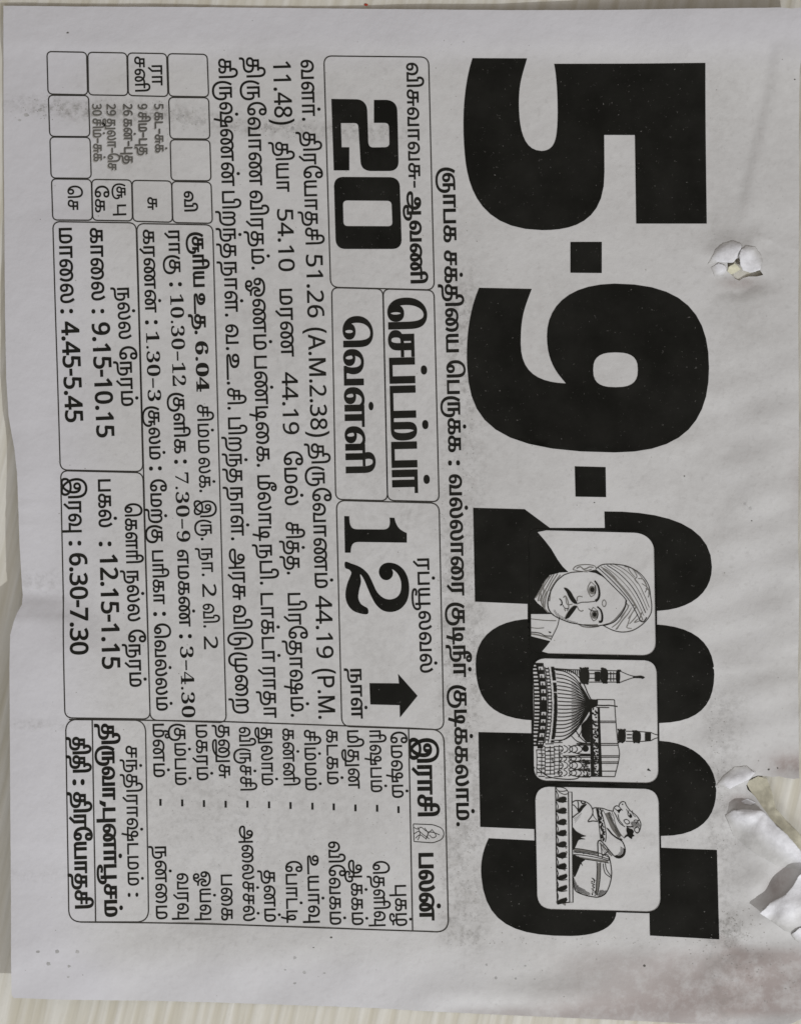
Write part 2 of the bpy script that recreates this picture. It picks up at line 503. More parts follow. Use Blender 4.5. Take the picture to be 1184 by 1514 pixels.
# Tamil letter outlines, digits and Latin capitals: name|advance|contours of relative points ('~' marks a curve control point)
GLYPHS = """(|321|61 283;0~96;32~184;66~167;49 70;82 0;-46~-73;-62~-170;-32~-182;0 -93;0~-93;30~-184;62~-172;48 -77;-82 0;-49~72;-66~170;-32~188
)|321|260 273;0~-96;-32~-184;-65~-166;-50 -71;-82 0;46~74;62~169;32~182;0 93;0~93;-30~183;-62~173;-48 77;82 0;50~-72;65~-170;32~-187
,|250|177 116;7 -11;-9~-35;-28~-81;-32~-81;-17 -37;-67 0;10~40;18~87;16~84;5 34
-|322|40 262;0 82;242 0;0 -82
.|268|134 -12;-26~0;-36~32;0 36;0~38;36~30;26 0;26~0;36~-30;0 -38;0~-36;-36~-32
0|572|286 -12;-77~0;-106~84;-53~165;0 120;0~125;51~163;105~80;80 0;77~0;106~-84;54~-163;0 -121;0~-93;-29~-139;-59~-91;-89~-46|286 63;50~0;60~53;30~86;9~104;0 51;0~50;-10~102;-31~88;-59~53;-49 0;-51~0;-59~-53;-29~-87;-9~-103;0 -50;0~-58;11~-106;31~-83;58~-47
1|572|356 0;-86 0;0 499;0~41;2~61;1 21;-7~-7;-19~-18;-12 -10;-99 -82;-46 59;193 150;73 0
2|572|49 0;0 73;187 189;53~54;73~84;39~81;0 48;0~38;-31~54;-57~29;-38 0;-53~0;-74~-35;-44 -33;-47 59;34~28;70~37;75~19;39 0;63~0;97~-43;56~-85;0 -63;0~-56;-47~-99;-82~-96;-53 -52;-149 -147;0 -4;361 0;0 -80
3|572|242 -12;-59~0;-99~20;-39 19;0 82;46~-22;104~-25;48 0;90~0;91~72;0 70;0~42;-45~57;-88~28;-67 0;-69 0;0 75;70 0;57~0;80~33;42~61;0 41;0~51;-70~59;-61 0;-53~0;-79~-29;-47 -31;-44 60;48~36;111~38;63 0;61~0;100~-37;61~-79;0 -62;0~-45;-34~-70;-66~-46;-48 -10;0 -4;83~-10;87~-88;0 -72;0~-77;-74~-94;-125~-43
4|572|364 0;0 162;-343 0;0 75;336 481;92 0;0 -477;104 0;0 -79;-104 0;0 -162|107 241;257 0;0 225;0~20;1~49;2~57;2 32;-4 0;-8~-19;-21~-39;-14 -20
5|572|249 -12;-58~0;-96~20;-32 19;0 83;41~-23;103~-24;43 0;56~0;78~36;42~70;0 49;0~73;-90~73;-89 0;-27~0;-60~-7;-35 -8;-44 28;26 337;359 0;0 -80;-283 0;-17 -207;30~6;55~5;24 0;69~0;109~-47;63~-94;0 -70;0~-79;-67~-107;-120~-53
6|572|297 -12;-64~0;-93~51;-58~89;-28~114;0 63;0~84;26~134;52~101;79~67;105~34;65 0;26~0;44~-4;18 -5;0 -75;-18~6;-43~6;-25 0;-77~0;-104~-62;-56~-128;-4 -100;6 0;18~28;51~37;63~19;37 0;66~0;92~-55;49~-98;0 -65;0~-71;-53~-109;-102~-61|296 62;68~0;73~88;0 79;0~71;-70~78;-68 0;-46~0;-70~-38;-40~-60;0 -33;0~-35;21~-66;39~-53;57~-31
7|572|137 0;293 634;-386 0;0 80;479 0;0 -68;-290 -646
8|572|289 -12;-67~0;-108~39;-64~85;0 69;0~41;33~70;66~59;49 22;-43~25;-56~55;-26~65;0 37;0~59;60~75;98~36;55 0;56~0;98~-36;60~-75;0 -60;0~-36;-29~-62;-60~-54;-47 -24;44~-22;71~-53;43~-70;0 -49;0~-65;-64~-88;-105~-43|287 59;62~0;87~60;0 64;0~31;-29~51;-64~45;-53 20;-19 7;-47~-20;-60~-47;-28~-55;0 -35;0~-55;78~-66|290 412;44~18;54~42;26~49;0 30;0~54;-77~49;-52 0;-58~0;-68~-56;0 -47;0~-38;34~-49;59~-34
9|572|190 -12;-17~0;-56~6;-17 4;0 75;20~-7;44~-6;24 0;59~0;88~35;59~71;32~109;3 75;-6 0;-18~-27;-50~-37;-63~-19;-39 0;-65~0;-92~54;-48~98;0 64;0~72;54~109;103~61;71 0;63~0;92~-51;59~-88;28~-111;0 -60;0~-86;-26~-138;-53~-102;-78~-67;-105~-34|272 337;45~0;71~37;41~59;0 34;0~34;-20~66;-40~53;-57~31;-36 0;-67~0;-74~-88;0 -79;0~-71;70~-76
:|268|134 -12;-26~0;-36~32;0 36;0~38;36~30;26 0;26~0;36~-30;0 -38;0~-36;-36~-32|134 414;-26~0;-36~32;0 36;0~38;36~30;26 0;26~0;36~-30;0 -38;0~-36;-36~-32
அ|1121|321 -124;-97~0;-130~47;-65~83;0 54;0~25;22~48;23 16;13~9;30~12;49~6;40 0;747 0;3 -72;-739 0;-31~0;-33~-2;-16~-6;-8 -6;-15~-12;0 -22;0~-49;106~-58;107 0;17 0;101~0;145~47;95~82;24 52;4 19;9~25;8~51;0 26;0~58;-40~104;-83~71;-65 10;-13~2;-23~1;-13 0;-31~0;-52~-22;-31~-44;0 -34;0~-37;45~-51;41 0;38~0;45~47;0 44;0~33;-21~53;-26 24;57 17;18~-15;31~-40;19~-49;0 -27;0~-35;-21~-57;-42~-41;-61~-22;-39 0;-45~0;-74~34;-44~68;0 50;0~62;58~76;93~35;52 0;77~0;117~-52;79~-90;40~-112;0 -60;0~-27;-6~-51;-6 -24;-6 -22;-28~-82;-131~-112;-185~-58;-112 0|947 -154;0 708;86 0;0 -708
ஆ|1313|321 -124;-97~0;-130~47;-65~83;0 54;0~25;22~48;23 16;13~9;30~12;49~6;40 0;747 0;3 -72;-739 0;-31~0;-33~-2;-16~-6;-8 -6;-15~-12;0 -22;0~-49;106~-58;107 0;17 0;101~0;145~47;95~82;24 52;4 19;9~25;8~51;0 26;0~58;-40~104;-83~71;-65 10;-13~2;-23~1;-13 0;-31~0;-52~-22;-31~-44;0 -34;0~-37;45~-51;41 0;38~0;45~47;0 44;0~33;-21~53;-26 24;57 17;18~-15;31~-40;19~-49;0 -27;0~-35;-21~-57;-42~-41;-61~-22;-39 0;-45~0;-74~34;-44~68;0 50;0~62;58~76;93~35;52 0;77~0;117~-52;79~-90;40~-112;0 -60;0~-27;-6~-51;-6 -24;-6 -22;-28~-82;-131~-112;-185~-58;-112 0|922 -321;-130~0;-144~87;0 80;0~29;29~51;61~33;46 0;26~0;56~-11;25 -10;-14 -65;-22~7;-45~10;-20 0;-31~0;-34~-24;0 -23;0~-24;37~-42;88~-26;76 0;7 0;86~0;131~43;75~84;0 59;0~44;-50~50;-44 0;-32~0;-49~-17;-17 -13;0 69;20~12;54~18;38 0;41~0;75~-36;48~-73;0 -56;0~-76;-92~-116;-171~-64;-118 0|947 -124;0 678;86 0;0 -678
இ|1126|256 -321;-65~0;-93~45;-49~84;0 58;0~71;73~108;61 36;59~35;154~35;83 0;80~0;131~-27;50 -24;57~-27;76~-75;37~-87;0 -45;0~-87;-109~-100;-103 0;-70~0;-133~39;-62 39;-52~25;-98~86;-83~107;-29 55;-46~83;-49~169;0 97;0~87;59~166;121~132;185~79;126 0;123~0;177~-68;58 -68;38~-45;50~-110;25~-139;0 -91;0 -322;-86 0;0 272;0~96;-22~150;-48~113;-39 40;-47~49;-134~48;-95 0;-84~0;-147~-51;-111~-100;-63~-146;0 -96;0~-62;18~-103;36~-94;25 -49;23~-49;78~-102;104~-90;60 -32;43~-24;89~-19;51 0;74~0;61~67;0 53;0~51;-62~84;-49 25;-48~25;-121~23;-63 0;-88~0;-131~-35;-42 -28;-44~-29;-42~-75;0 -40;0~-55;63~-66;71 0;44~0;80~13;39 22;62~28;104~96;75~116;16 57;14~41;13~83;0 43;0~72;-39~99;-62~58;-34 11;-50 5;-7~1;-19~1;-9 0;-36~0;-57~-21;-34~-44;0 -33;0~-37;45~-50;41 0;37~0;46~47;0 43;0~32;-24~54;-26 27;80 -5;14~-14;21~-37;13~-43;0 -24;0~-43;-38~-67;-72~-38;-53 0;-45~0;-74~38;-44~70;0 46;0~57;59~75;102~36;63 0;96~0;128~-78;65~-140;0 -94;0~-44;-18~-118;-25 -57;-22~-61;-71~-106;-92~-86;-54 -31;-64~-34;-132~-38
உ|1067|298 566;107~0;134~-59;63~-99;0 -59;0~-58;-42~-77;-78~-47;-108~-25;-65 -7;-80 -8;-55~-5;-28~-14;0 -13;0~-12;17~-11;19 0;868 0;0 -72;-859 0;-47~0;-57~25;-25~43;0 26;0~30;32~42;72~26;60 6;77 7;91~9;91~43;31~60;0 32;0~42;-43~64;-83~39;-60 2;-28 1;-11~0;-23~0;-5 0;-54~0;-73~-48;0 -50;0~-37;42~-50;44 0;38~0;45~47;0 43;0~29;-21~55;-26 24;60 17;18~-14;29~-41;18~-50;0 -30;0~-65;-83~-83;-80 0;-48~0;-73~38;-42~70;0 46;0~57;62~75;109~36
எ|801|249 -12;-53~0;-88~52;-51~111;0 88;0~77;50~114;43 38;32~29;82~38;112~19;75 0;57 0;0 -72;-69 0;-64~0;-86~-15;-55~-26;-20 -18;-38~-34;-40~-96;0 -61;0~-64;31~-78;53~-34;33 0;27~0;39~23;21~44;0 32;0~50;-52~53;-41 0;-40~0;-70~-42;-29 -32;-15 64;30~35;89~45;49 0;72~0;89~-88;0 -75;0~-55;-42~-80;-77~-42|528 0;0 482;-36 0;2 72;290 0;0 -72;-170 0;0 -482
ஓ|985|766 64;-42~0;-71~28;-42~62;0 49;0~23;13~56;16 17;12 -4;-53~-29;-52~-82;0 -50;0~-36;20~-55;19 -20;20~-21;55~-27;79~-12;56 0;80 0;0 -71;-86 0;-52~0;-60~8;-22 6;-71~20;-83~67;-36~86;0 47;0~49;39~86;73~72;49 25;81 -39;-12~-25;-13~-45;0 -28;0~-35;33~-51;49 0;28~0;36~29;19~50;0 31;0~77;-86~110;-155~58;-104 0;-92~0;-144~-33;-97~-64;-24 -46;-11 -42;-1~-10;-3~-18;0 -9;0~-45;28~-61;49~-30;31 0;35~0;42~46;0 43;0~44;-47~47;-39 0;-28~0;-54~-27;-23 -23;18 86;23~17;57~17;27 0;44~0;67~-36;37~-68;0 -49;0~-51;-39~-74;-73~-40;-52 0;-47~0;-84~47;-51~91;0 67;0~66;59~104;47 36;45~34;105~40;123~17;71 0;127~0;181~-69;56 -62;35~-37;32~-95;0 -47;0~-33;-15~-68;-38~-57;-64~-34|317 -7;57~0;71~-42;34~-65;0 -34;0~-32;-21~-51;-19 -22;-88 -4;23~22;22~48;0 26;0~23;-16~39;-35~23;-31 0;-17~0;-35~-14;-24~-35;0 -30;0~-29;23~-37;38~-21;45~-9;21 0;69 2;39~6;56~29;43~50;21 36;10~17;15~23;7 8;81 -23;-10~-10;-14~-26;-8 -14;-27~-53;-71~-76;-98~-39;-69 0;-21 0;-53~0;-90~24;-32 25;-26~21;-30~59;0 40;0~44;41~65;73~36
க|825|261 -12;-60~0;-96~38;-56~74;0 52;0~54;57~79;124~43;102 0;180 0;52~0;76~-10;57~-21;23 -18;26~-20;30~-65;0 -42;0~-76;-91~-84;-83 0;-23~0;-54~6;-23 7;19 67;15~-4;39~-6;19 0;47~0;49~46;0 48;0~34;-30~41;-49~20;-61~7;-31 0;-194 0;-51~0;-71~-12;-25 -14;-22~-13;-21~-37;0 -29;0~-46;76~-47;58 0;44~0;63~27;35~66;0 60;0 269;-172 0;0 -180;-79 -16;0 268;523 0;0 -72;-187 0;0 -256;0~-67;-23~-76;-21 -26;-31~-38;-97~-31
கு|1062|499 -12;-61~0;-96~38;-56~74;0 52;0~54;57~79;125~43;101 0;125 0;87~0;122~-48;76~-82;35~-103;0 -55;0~-80;-49~-120;-86~-85;-114~-52;-131~-24;-68 0;-29 0;-106~0;-158~53;-109~91;-66~116;-30~128;0 63;0 21;0~82;40~144;64~125;35 52;73 -44;-40~-56;-56~-119;-30~-123;0 -62;0 -19;0~-75;45~-135;94~-105;150~-60;105 0;12 0;85~0;135~36;95~71;51~107;0 71;0~75;-62~96;-109~46;-69 0;-124 0;-51~0;-71~-12;-25 -14;-22~-13;-21~-37;0 -29;0~-46;76~-47;58 0;44~0;63~27;35~67;0 59;0 269;-172 0;0 -180;-79 -16;0 268;523 0;0 -72;-187 0;0 -256;0~-67;-23~-76;-21 -26;-31~-38;-97~-31
க்|825|261 -12;-60~0;-96~38;-56~74;0 52;0~54;57~79;124~43;102 0;180 0;52~0;76~-10;57~-21;23 -18;26~-20;30~-65;0 -42;0~-76;-91~-84;-83 0;-23~0;-54~6;-23 7;19 67;15~-4;39~-6;19 0;47~0;49~46;0 48;0~34;-30~41;-49~20;-61~7;-31 0;-194 0;-51~0;-71~-12;-25 -14;-22~-13;-21~-37;0 -29;0~-46;76~-47;58 0;44~0;63~27;35~66;0 60;0 269;-172 0;0 -180;-79 -16;0 268;523 0;0 -72;-187 0;0 -256;0~-67;-23~-76;-21 -26;-31~-38;-97~-31|432 678;-29~0;-38~37;0 30;0~29;38~38;29 0;29~0;38~-38;0 -29;0~-30;-38~-37
ச|723|261 -12;-60~0;-96~38;-56~74;0 52;0~54;57~79;124~43;102 0;351 0;0 -70;-358 0;-51~0;-71~-12;-25 -14;-22~-13;-21~-37;0 -29;0~-46;76~-47;58 0;44~0;63~27;35~67;0 59;0 269;-172 0;0 -180;-79 -16;0 268;523 0;0 -72;-187 0;0 -256;0~-67;-23~-76;-21 -26;-31~-38;-97~-31
சு|867|261 -12;-60~0;-96~38;-56~74;0 52;0~54;57~79;124~43;102 0;511 0;0 -70;-518 0;-51~0;-71~-12;-25 -14;-22~-13;-21~-37;0 -29;0~-46;76~-47;58 0;44~0;63~27;35~67;0 59;0 269;-172 0;0 -180;-79 -16;0 268;523 0;0 -72;-187 0;0 -256;0~-67;-23~-76;-21 -26;-31~-38;-97~-31|632 0;0 275;83 -8;0 -267
சூ|1195|1034 174;40~0;65~-39;39~-75;0 -55;0~-70;-57~-107;-101~-77;-134~-49;-156~-23;-83 0;-22 0;-150~0;-204~72;-65 58;-75~67;-63~174;0 85;0 25;0~82;40~140;64~120;34 52;74 -44;-40~-55;-56~-116;-30~-118;0 -61;0 -19;0~-78;51~-139;112~-107;182~-61;130 0;15 0;80~0;137~20;110~40;78~60;41~79;0 50;0~47;-46~56;-38 0;-21~0;-37~-16;-16 -11;0 63;18~12;52~18|498 -12;-60~0;-96~38;-56~74;0 52;0~54;57~79;125~43;101 0;512 0;0 -70;-519 0;-51~0;-71~-12;-25 -14;-22~-13;-21~-37;0 -29;0~-46;77~-47;57 0;44~0;63~27;35~67;0 59;0 269;-172 0;0 -180;-79 -16;0 268;523 0;0 -72;-187 0;0 -256;0~-67;-23~-76;-21 -26;-31~-38;-97~-31|869 0;0 275;83 -8;0 -267
ச்|723|261 -12;-60~0;-96~38;-56~74;0 52;0~54;57~79;124~43;102 0;351 0;0 -70;-358 0;-51~0;-71~-12;-25 -14;-22~-13;-21~-37;0 -29;0~-46;76~-47;58 0;44~0;63~27;35~67;0 59;0 269;-172 0;0 -180;-79 -16;0 268;523 0;0 -72;-187 0;0 -256;0~-67;-23~-76;-21 -26;-31~-38;-97~-31|432 678;-29~0;-38~37;0 30;0~29;38~38;29 0;29~0;38~-38;0 -29;0~-30;-38~-37
ஞ|1210|980 319;54~0;82~-55;46~-105;0 -76;0~-89;-56~-134;-100~-95;-132~-59;-153~-27;-81 0;-27 0;-124~0;-183~52;-127~92;-76~120;-35~136;0 70;0 21;0~69;37~139;60~126;34 50;74 -44;-38~-57;-53~-116;-28~-116;0 -58;0 -13;0~-84;54~-143;113~-107;177~-60;124 0;13 0;96~0;161~39;117~80;65~124;0 85;0~54;-26~72;-49~37;-35 0;-30~0;-51~-25;-21 -15;1 74;19~14;59~24|503 -12;-53~0;-87~52;-52~111;0 88;0~77;50~114;43 38;32~29;82~38;112~19;75 0;57 0;0 -72;-69 0;-64~0;-86~-15;-55~-26;-20 -18;-38~-34;-40~-96;0 -61;0~-62;30~-78;54~-36;34 0;26~0;38~23;22~44;0 32;0~50;-53~53;-41 0;-39~0;-70~-42;-29 -32;-15 64;30~35;88~45;49 0;73~0;89~-88;0 -75;0~-55;-42~-80;-77~-42|782 0;0 482;-36 0;2 72;290 0;0 -72;-170 0;0 -482
ட|693|88 0;0 554;86 0;0 -482;502 0;0 -72
டி|797|88 0;0 554;86 0;0 -482;606 0;0 -72|489 471;41~0;59~-26;37~-45;17~-58;0 -32;0~-45;-18~-94;-13 -47;-114 -408;-79 22;78 272;3 16;19 68;17~56;20~102;0 55;0~44;-35~48;-33 0;-37~0;-45~-58;0 -55;0~-48;35~-84;56~-69;31 -29;-72 -37;-35~39;-61~83;-37~96;0 58;0~50;38~79;75~47
டு|1015|424 -297;-82~0;-131~68;-92~131;-48~190;0 122;0 28;0~121;48~193;89~144;121~95;146~48;82 0;82~0;121~-42;44 -38;35~-29;48~-75;28~-94;13~-116;0 -72;0 -377;-86 0;0 334;0~84;-16~147;-48~116;-48 36;-31~24;-87~27;-58 0;-60~0;-116~-38;-100~-79;-77~-127;-44~-178;0 -117;0~-117;36~-171;69~-110;98~-53;61 0;59~0;86~36;55~70;27~102;0 67;0~73;-26~85;-49~36;-35 0;-30~0;-52~-25;-20 -15;1 74;18~14;59~24;39 0;54~0;83~-54;46~-113;0 -90;0~-101;-47~-138;-85~-83;-113~-37|355 0;0 554;87 0;0 -554
ட்|693|88 0;0 554;86 0;0 -482;502 0;0 -72|347 678;-29~0;-38~37;0 30;0~29;38~38;29 0;29~0;38~-38;0 -29;0~-30;-38~-37
ண|1648|249 -12;-53~0;-88~53;-51~112;0 90;0~99;87~145;158~79;106 0;48~0;87~-15;80~-31;39 -25;41 -36;57~-52;65~-135;0 -83;0~-67;-39~-89;-73~-45;-50 0;-58~0;-73~52;-35~89;0 57;0~53;22~96;44~84;33 35;48 41;47~35;110~36;65 0;45~0;75~-15;67~-31;31 -23;46 -40;34~-33;49~-83;27~-97;0 -55;0~-67;-39~-89;-73~-45;-51 0;-57~0;-73~52;-35~89;0 57;0~51;21~92;48~88;39 41;45 37;30~18;68~26;97~15;73 0;298 0;0 -72;-170 0;0 -482;-86 0;0 482;-65 0;-33~0;-57~-4;-51~-11;-48~-20;-25 -17;-33~-21;-44~-75;-23~-94;0 -51;0~-69;42~-64;36 0;32~0;35~38;14~58;0 30;0~57;-30~98;-49~74;-29 21;-42~34;-91~27;-46 0;-56~0;-95~-28;-45 -36;-33~-28;-40~-79;-18~-89;0 -44;0~-69;42~-64;37 0;31~0;35~38;14~58;0 30;0~80;-61~126;-58 45;-47~33;-112~26;-64 0;-74~0;-110~-54;-65~-94;-10 -61;-1~-15;-2~-27;0 -8;0~-65;31~-78;53~-34;33 0;27~0;39~23;21~44;0 32;0~50;-52~53;-41 0;-40~0;-70~-42;-29 -32;-15 64;30~35;89~45;49 0;72~0;89~-88;0 -75;0~-55;-42~-80;-77~-42
ண்|1649|249 -12;-53~0;-88~53;-51~112;0 90;0~99;87~145;158~79;106 0;48~0;87~-15;80~-31;39 -25;41 -36;57~-52;65~-135;0 -83;0~-67;-39~-89;-73~-45;-50 0;-58~0;-73~52;-35~89;0 57;0~53;22~96;44~84;33 35;48 41;47~35;110~36;65 0;45~0;75~-15;67~-31;31 -23;46 -40;34~-33;49~-83;27~-97;0 -55;0~-67;-39~-89;-73~-45;-51 0;-57~0;-73~52;-35~89;0 57;0~51;21~92;48~88;39 41;45 37;30~18;68~26;97~15;73 0;298 0;0 -72;-170 0;0 -482;-86 0;0 482;-65 0;-33~0;-57~-4;-51~-11;-48~-20;-25 -17;-33~-21;-44~-75;-23~-94;0 -51;0~-69;42~-64;36 0;32~0;35~38;14~58;0 30;0~57;-30~98;-49~74;-29 21;-42~34;-91~27;-46 0;-56~0;-95~-28;-45 -36;-33~-28;-40~-79;-18~-89;0 -44;0~-69;42~-64;37 0;31~0;35~38;14~58;0 30;0~80;-61~126;-58 45;-47~33;-112~26;-64 0;-74~0;-110~-54;-65~-94;-10 -61;-1~-15;-2~-27;0 -8;0~-65;31~-78;53~-34;33 0;27~0;39~23;21~44;0 32;0~50;-52~53;-41 0;-40~0;-70~-42;-29 -32;-15 64;30~35;89~45;49 0;72~0;89~-88;0 -75;0~-55;-42~-80;-77~-42|825 678;-29~0;-38~37;0 30;0~29;38~38;29 0;29~0;38~-38;0 -29;0~-30;-38~-37
த|825|261 -12;-60~0;-96~38;-56~74;0 52;0~54;57~79;124~43;102 0;145 0;87~0;136~-43;77~-100;0 -87;0~-67;-50~-91;-46 -34;-33~-23;-83~-28;-108~-11;-72 0;-113 0;-42~0;-46~-12;-17 -11;-16~-11;-18~-40;0 -33;0~-15;2~-27;1 -12;-82 -4;-3~18;-4~43;0 17;0~44;32~61;25 19;18~13;39~15;51~7;33 0;109 0;89~0;114~15;70~31;23 25;20~22;21~59;0 37;0~49;-39~60;-65~32;-79~12;-41 0;-142 0;-51~0;-71~-12;-25 -14;-22~-13;-21~-37;0 -29;0~-46;76~-47;58 0;44~0;63~27;35~67;0 59;0 269;-172 0;0 -180;-79 -16;0 268;523 0;0 -72;-187 0;0 -256;0~-67;-23~-76;-21 -26;-31~-38;-97~-31
து|1091|261 -12;-60~0;-96~38;-56~74;0 53;0~53;57~79;124~43;102 0;154 0;67~0;107~-35;76~-69;40~-101;0 -65;0~-42;-18~-75;-16 -31;-25 -61;-38~-55;-116~-76;-154~-39;-96 0;-13 0;-70~0;-120~31;-72~68;0 55;0~22;16~32;15 10;14~10;38~9;43 0;771 0;0 -72;-249 0;-66 0;-464 0;-12~0;-23~-7;0 -17;0~-29;87~-39;89 0;13 0;73~0;114~22;88~43;32 31;35 62;12~21;15~46;8~50;0 28;0~70;-52~90;-97~43;-66 0;-147 0;-51~0;-71~-12;-25 -14;-22~-13;-21~-37;0 -29;0~-46;76~-47;58 0;44~0;63~27;35~67;0 59;0 269;-172 0;0 -180;-79 -16;0 268;523 0;0 -72;-187 0;0 -256;0~-67;-23~-76;-21 -26;-31~-38;-97~-31|917 -156;0 710;86 0;0 -710
த்|825|261 -12;-60~0;-96~38;-56~74;0 52;0~54;57~79;124~43;102 0;145 0;87~0;136~-43;77~-100;0 -87;0~-67;-50~-91;-46 -34;-33~-23;-83~-28;-108~-11;-72 0;-113 0;-42~0;-46~-12;-17 -11;-16~-11;-18~-40;0 -33;0~-15;2~-27;1 -12;-82 -4;-3~18;-4~43;0 17;0~44;32~61;25 19;18~13;39~15;51~7;33 0;109 0;89~0;114~15;70~31;23 25;20~22;21~59;0 37;0~49;-39~60;-65~32;-79~12;-41 0;-142 0;-51~0;-71~-12;-25 -14;-22~-13;-21~-37;0 -29;0~-46;76~-47;58 0;44~0;63~27;35~67;0 59;0 269;-172 0;0 -180;-79 -16;0 268;523 0;0 -72;-187 0;0 -256;0~-67;-23~-76;-21 -26;-31~-38;-97~-31|435 678;-29~0;-38~37;0 30;0~29;38~38;29 0;29~0;38~-38;0 -29;0~-30;-38~-37
ந|789|557 362;51~0;83~-52;50~-102;0 -74;0~-90;-52~-104;-47 -34;-32~-23;-83~-28;-108~-11;-72 0;-75 0;-42~0;-46~-12;-17 -11;-16~-11;-18~-40;0 -33;0~-15;2~-27;1 -12;-82 -4;-3~18;-4~43;0 17;0~44;32~61;25 19;18~13;39~15;51~7;33 0;93 0;82~0;103~14;64~31;23 25;20~22;25~71;0 52;0~52;-27~70;-53~36;-39 0;-28~0;-57~-25;-21 -17;-3 75;26~16;64~24|88 0;0 554;521 0;0 -72;-175 0;0 -482;-86 0;0 482;-174 0;0 -482
நீ|789|557 362;51~0;83~-52;50~-102;0 -74;0~-90;-52~-104;-47 -34;-32~-23;-83~-28;-108~-11;-72 0;-75 0;-42~0;-46~-12;-17 -11;-16~-11;-18~-40;0 -33;0~-15;2~-27;1 -12;-82 -4;-3~18;-4~43;0 17;0~44;32~61;25 19;18~13;39~15;51~7;33 0;93 0;82~0;103~14;64~31;23 25;20~22;25~71;0 52;0~52;-27~70;-53~36;-39 0;-28~0;-57~-25;-21 -17;-3 75;26~16;64~24|88 0;0 554;521 0;0 -72;-175 0;0 -482;-86 0;0 482;-174 0;0 -482|590 843;86~0;90~-69;0 -56;0~-63;-76~-61;-55 0;-58~0;-70~59;0 52;0~23;19~62;27 28;51 -22;-16~-19;-15~-39;0 -19;0~-22;16~-28;28~-13;18 0;29~0;32~32;0 25;0~35;-56~32;-44 0;-8~0;-22~-1;-9 -1;-77~-8;-72~-85;0 -59;0~-28;14~-45;12 -18;-84 -6;-9~20;-10~48;0 27;0~44;31~79;63~61;98~35
ந்|789|557 362;51~0;83~-52;50~-102;0 -74;0~-90;-52~-104;-47 -34;-32~-23;-83~-28;-108~-11;-72 0;-75 0;-42~0;-46~-12;-17 -11;-16~-11;-18~-40;0 -33;0~-15;2~-27;1 -12;-82 -4;-3~18;-4~43;0 17;0~44;32~61;25 19;18~13;39~15;51~7;33 0;93 0;82~0;103~14;64~31;23 25;20~22;25~71;0 52;0~52;-27~70;-53~36;-39 0;-28~0;-57~-25;-21 -17;-3 75;26~16;64~24|88 0;0 554;521 0;0 -72;-175 0;0 -482;-86 0;0 482;-174 0;0 -482|395 678;-29~0;-38~37;0 30;0~29;38~38;29 0;29~0;38~-38;0 -29;0~-30;-38~-37
ன|1234|249 -12;-53~0;-88~53;-51~112;0 90;0~99;87~145;158~79;106 0;48~0;87~-15;80~-31;39 -25;46 -42;53~-47;64~-135;0 -82;0~-67;-39~-89;-73~-45;-50 0;-58~0;-73~52;-35~89;0 57;0~53;23~94;46~84;34 37;50 41;30~18;68~26;97~15;73 0;299 0;0 -72;-170 0;0 -482;-86 0;0 482;-66 0;-33~0;-58~-5;-52~-11;-48~-20;-23 -16;-33~-21;-44~-77;-23~-95;0 -48;0~-69;42~-64;37 0;31~0;35~38;14~58;0 30;0~79;-61~127;-58 45;-47~33;-112~26;-64 0;-74~0;-110~-54;-65~-94;-10 -61;-1~-15;-2~-27;0 -8;0~-65;31~-78;53~-34;33 0;27~0;39~23;21~44;0 32;0~50;-52~53;-41 0;-40~0;-70~-42;-29 -32;-15 64;30~35;89~45;49 0;72~0;89~-88;0 -75;0~-55;-42~-80;-77~-42
னு|1426|249 -12;-53~0;-88~53;-51~112;0 90;0~99;87~145;158~79;106 0;48~0;87~-15;80~-31;39 -25;34 -30;57~-51;72~-135;0 -90;0~-67;-39~-89;-73~-45;-50 0;-58~0;-73~52;-35~89;0 57;0~58;26~98;47~83;29 32;39 40;36~32;94~37;58 0;88~0;120~-78;62~-152;0 -110;0~-97;-51~-157;-45 -62;-48 -62;-62~-58;-171~-75;-204~-36;-112 0;-28 0;-73~0;-123~17;-91~37;-50~59;0 41;0~22;16~32;15 10;14~10;38~9;43 0;1104 0;9 -72;-364 0;-86 0;-671 0;-12~0;-23~-7;0 -17;0~-19;54~-31;114~-18;90 0;33 0;90~0;150~22;124~43;48 30;69 64;37~40;51~96;27~113;0 63;0~72;-28~103;-51~64;-67~30;-39 0;-39~0;-64~-21;-29 -22;-32 -27;-24~-28;-35~-73;-19~-84;0 -48;0~-69;42~-64;37 0;31~0;35~38;14~58;0 30;0~53;-27~91;-53~77;-39 30;-47~33;-112~26;-64 0;-74~0;-110~-54;-65~-94;-10 -61;-1~-15;-2~-27;0 -8;0~-65;31~-78;53~-34;33 0;27~0;39~23;21~44;0 32;0~50;-52~53;-41 0;-40~0;-70~-42;-29 -32;-15 64;30~35;89~45;49 0;72~0;89~-88;0 -75;0~-55;-42~-80;-77~-42|1252 -156;0 710;86 0;0 -710
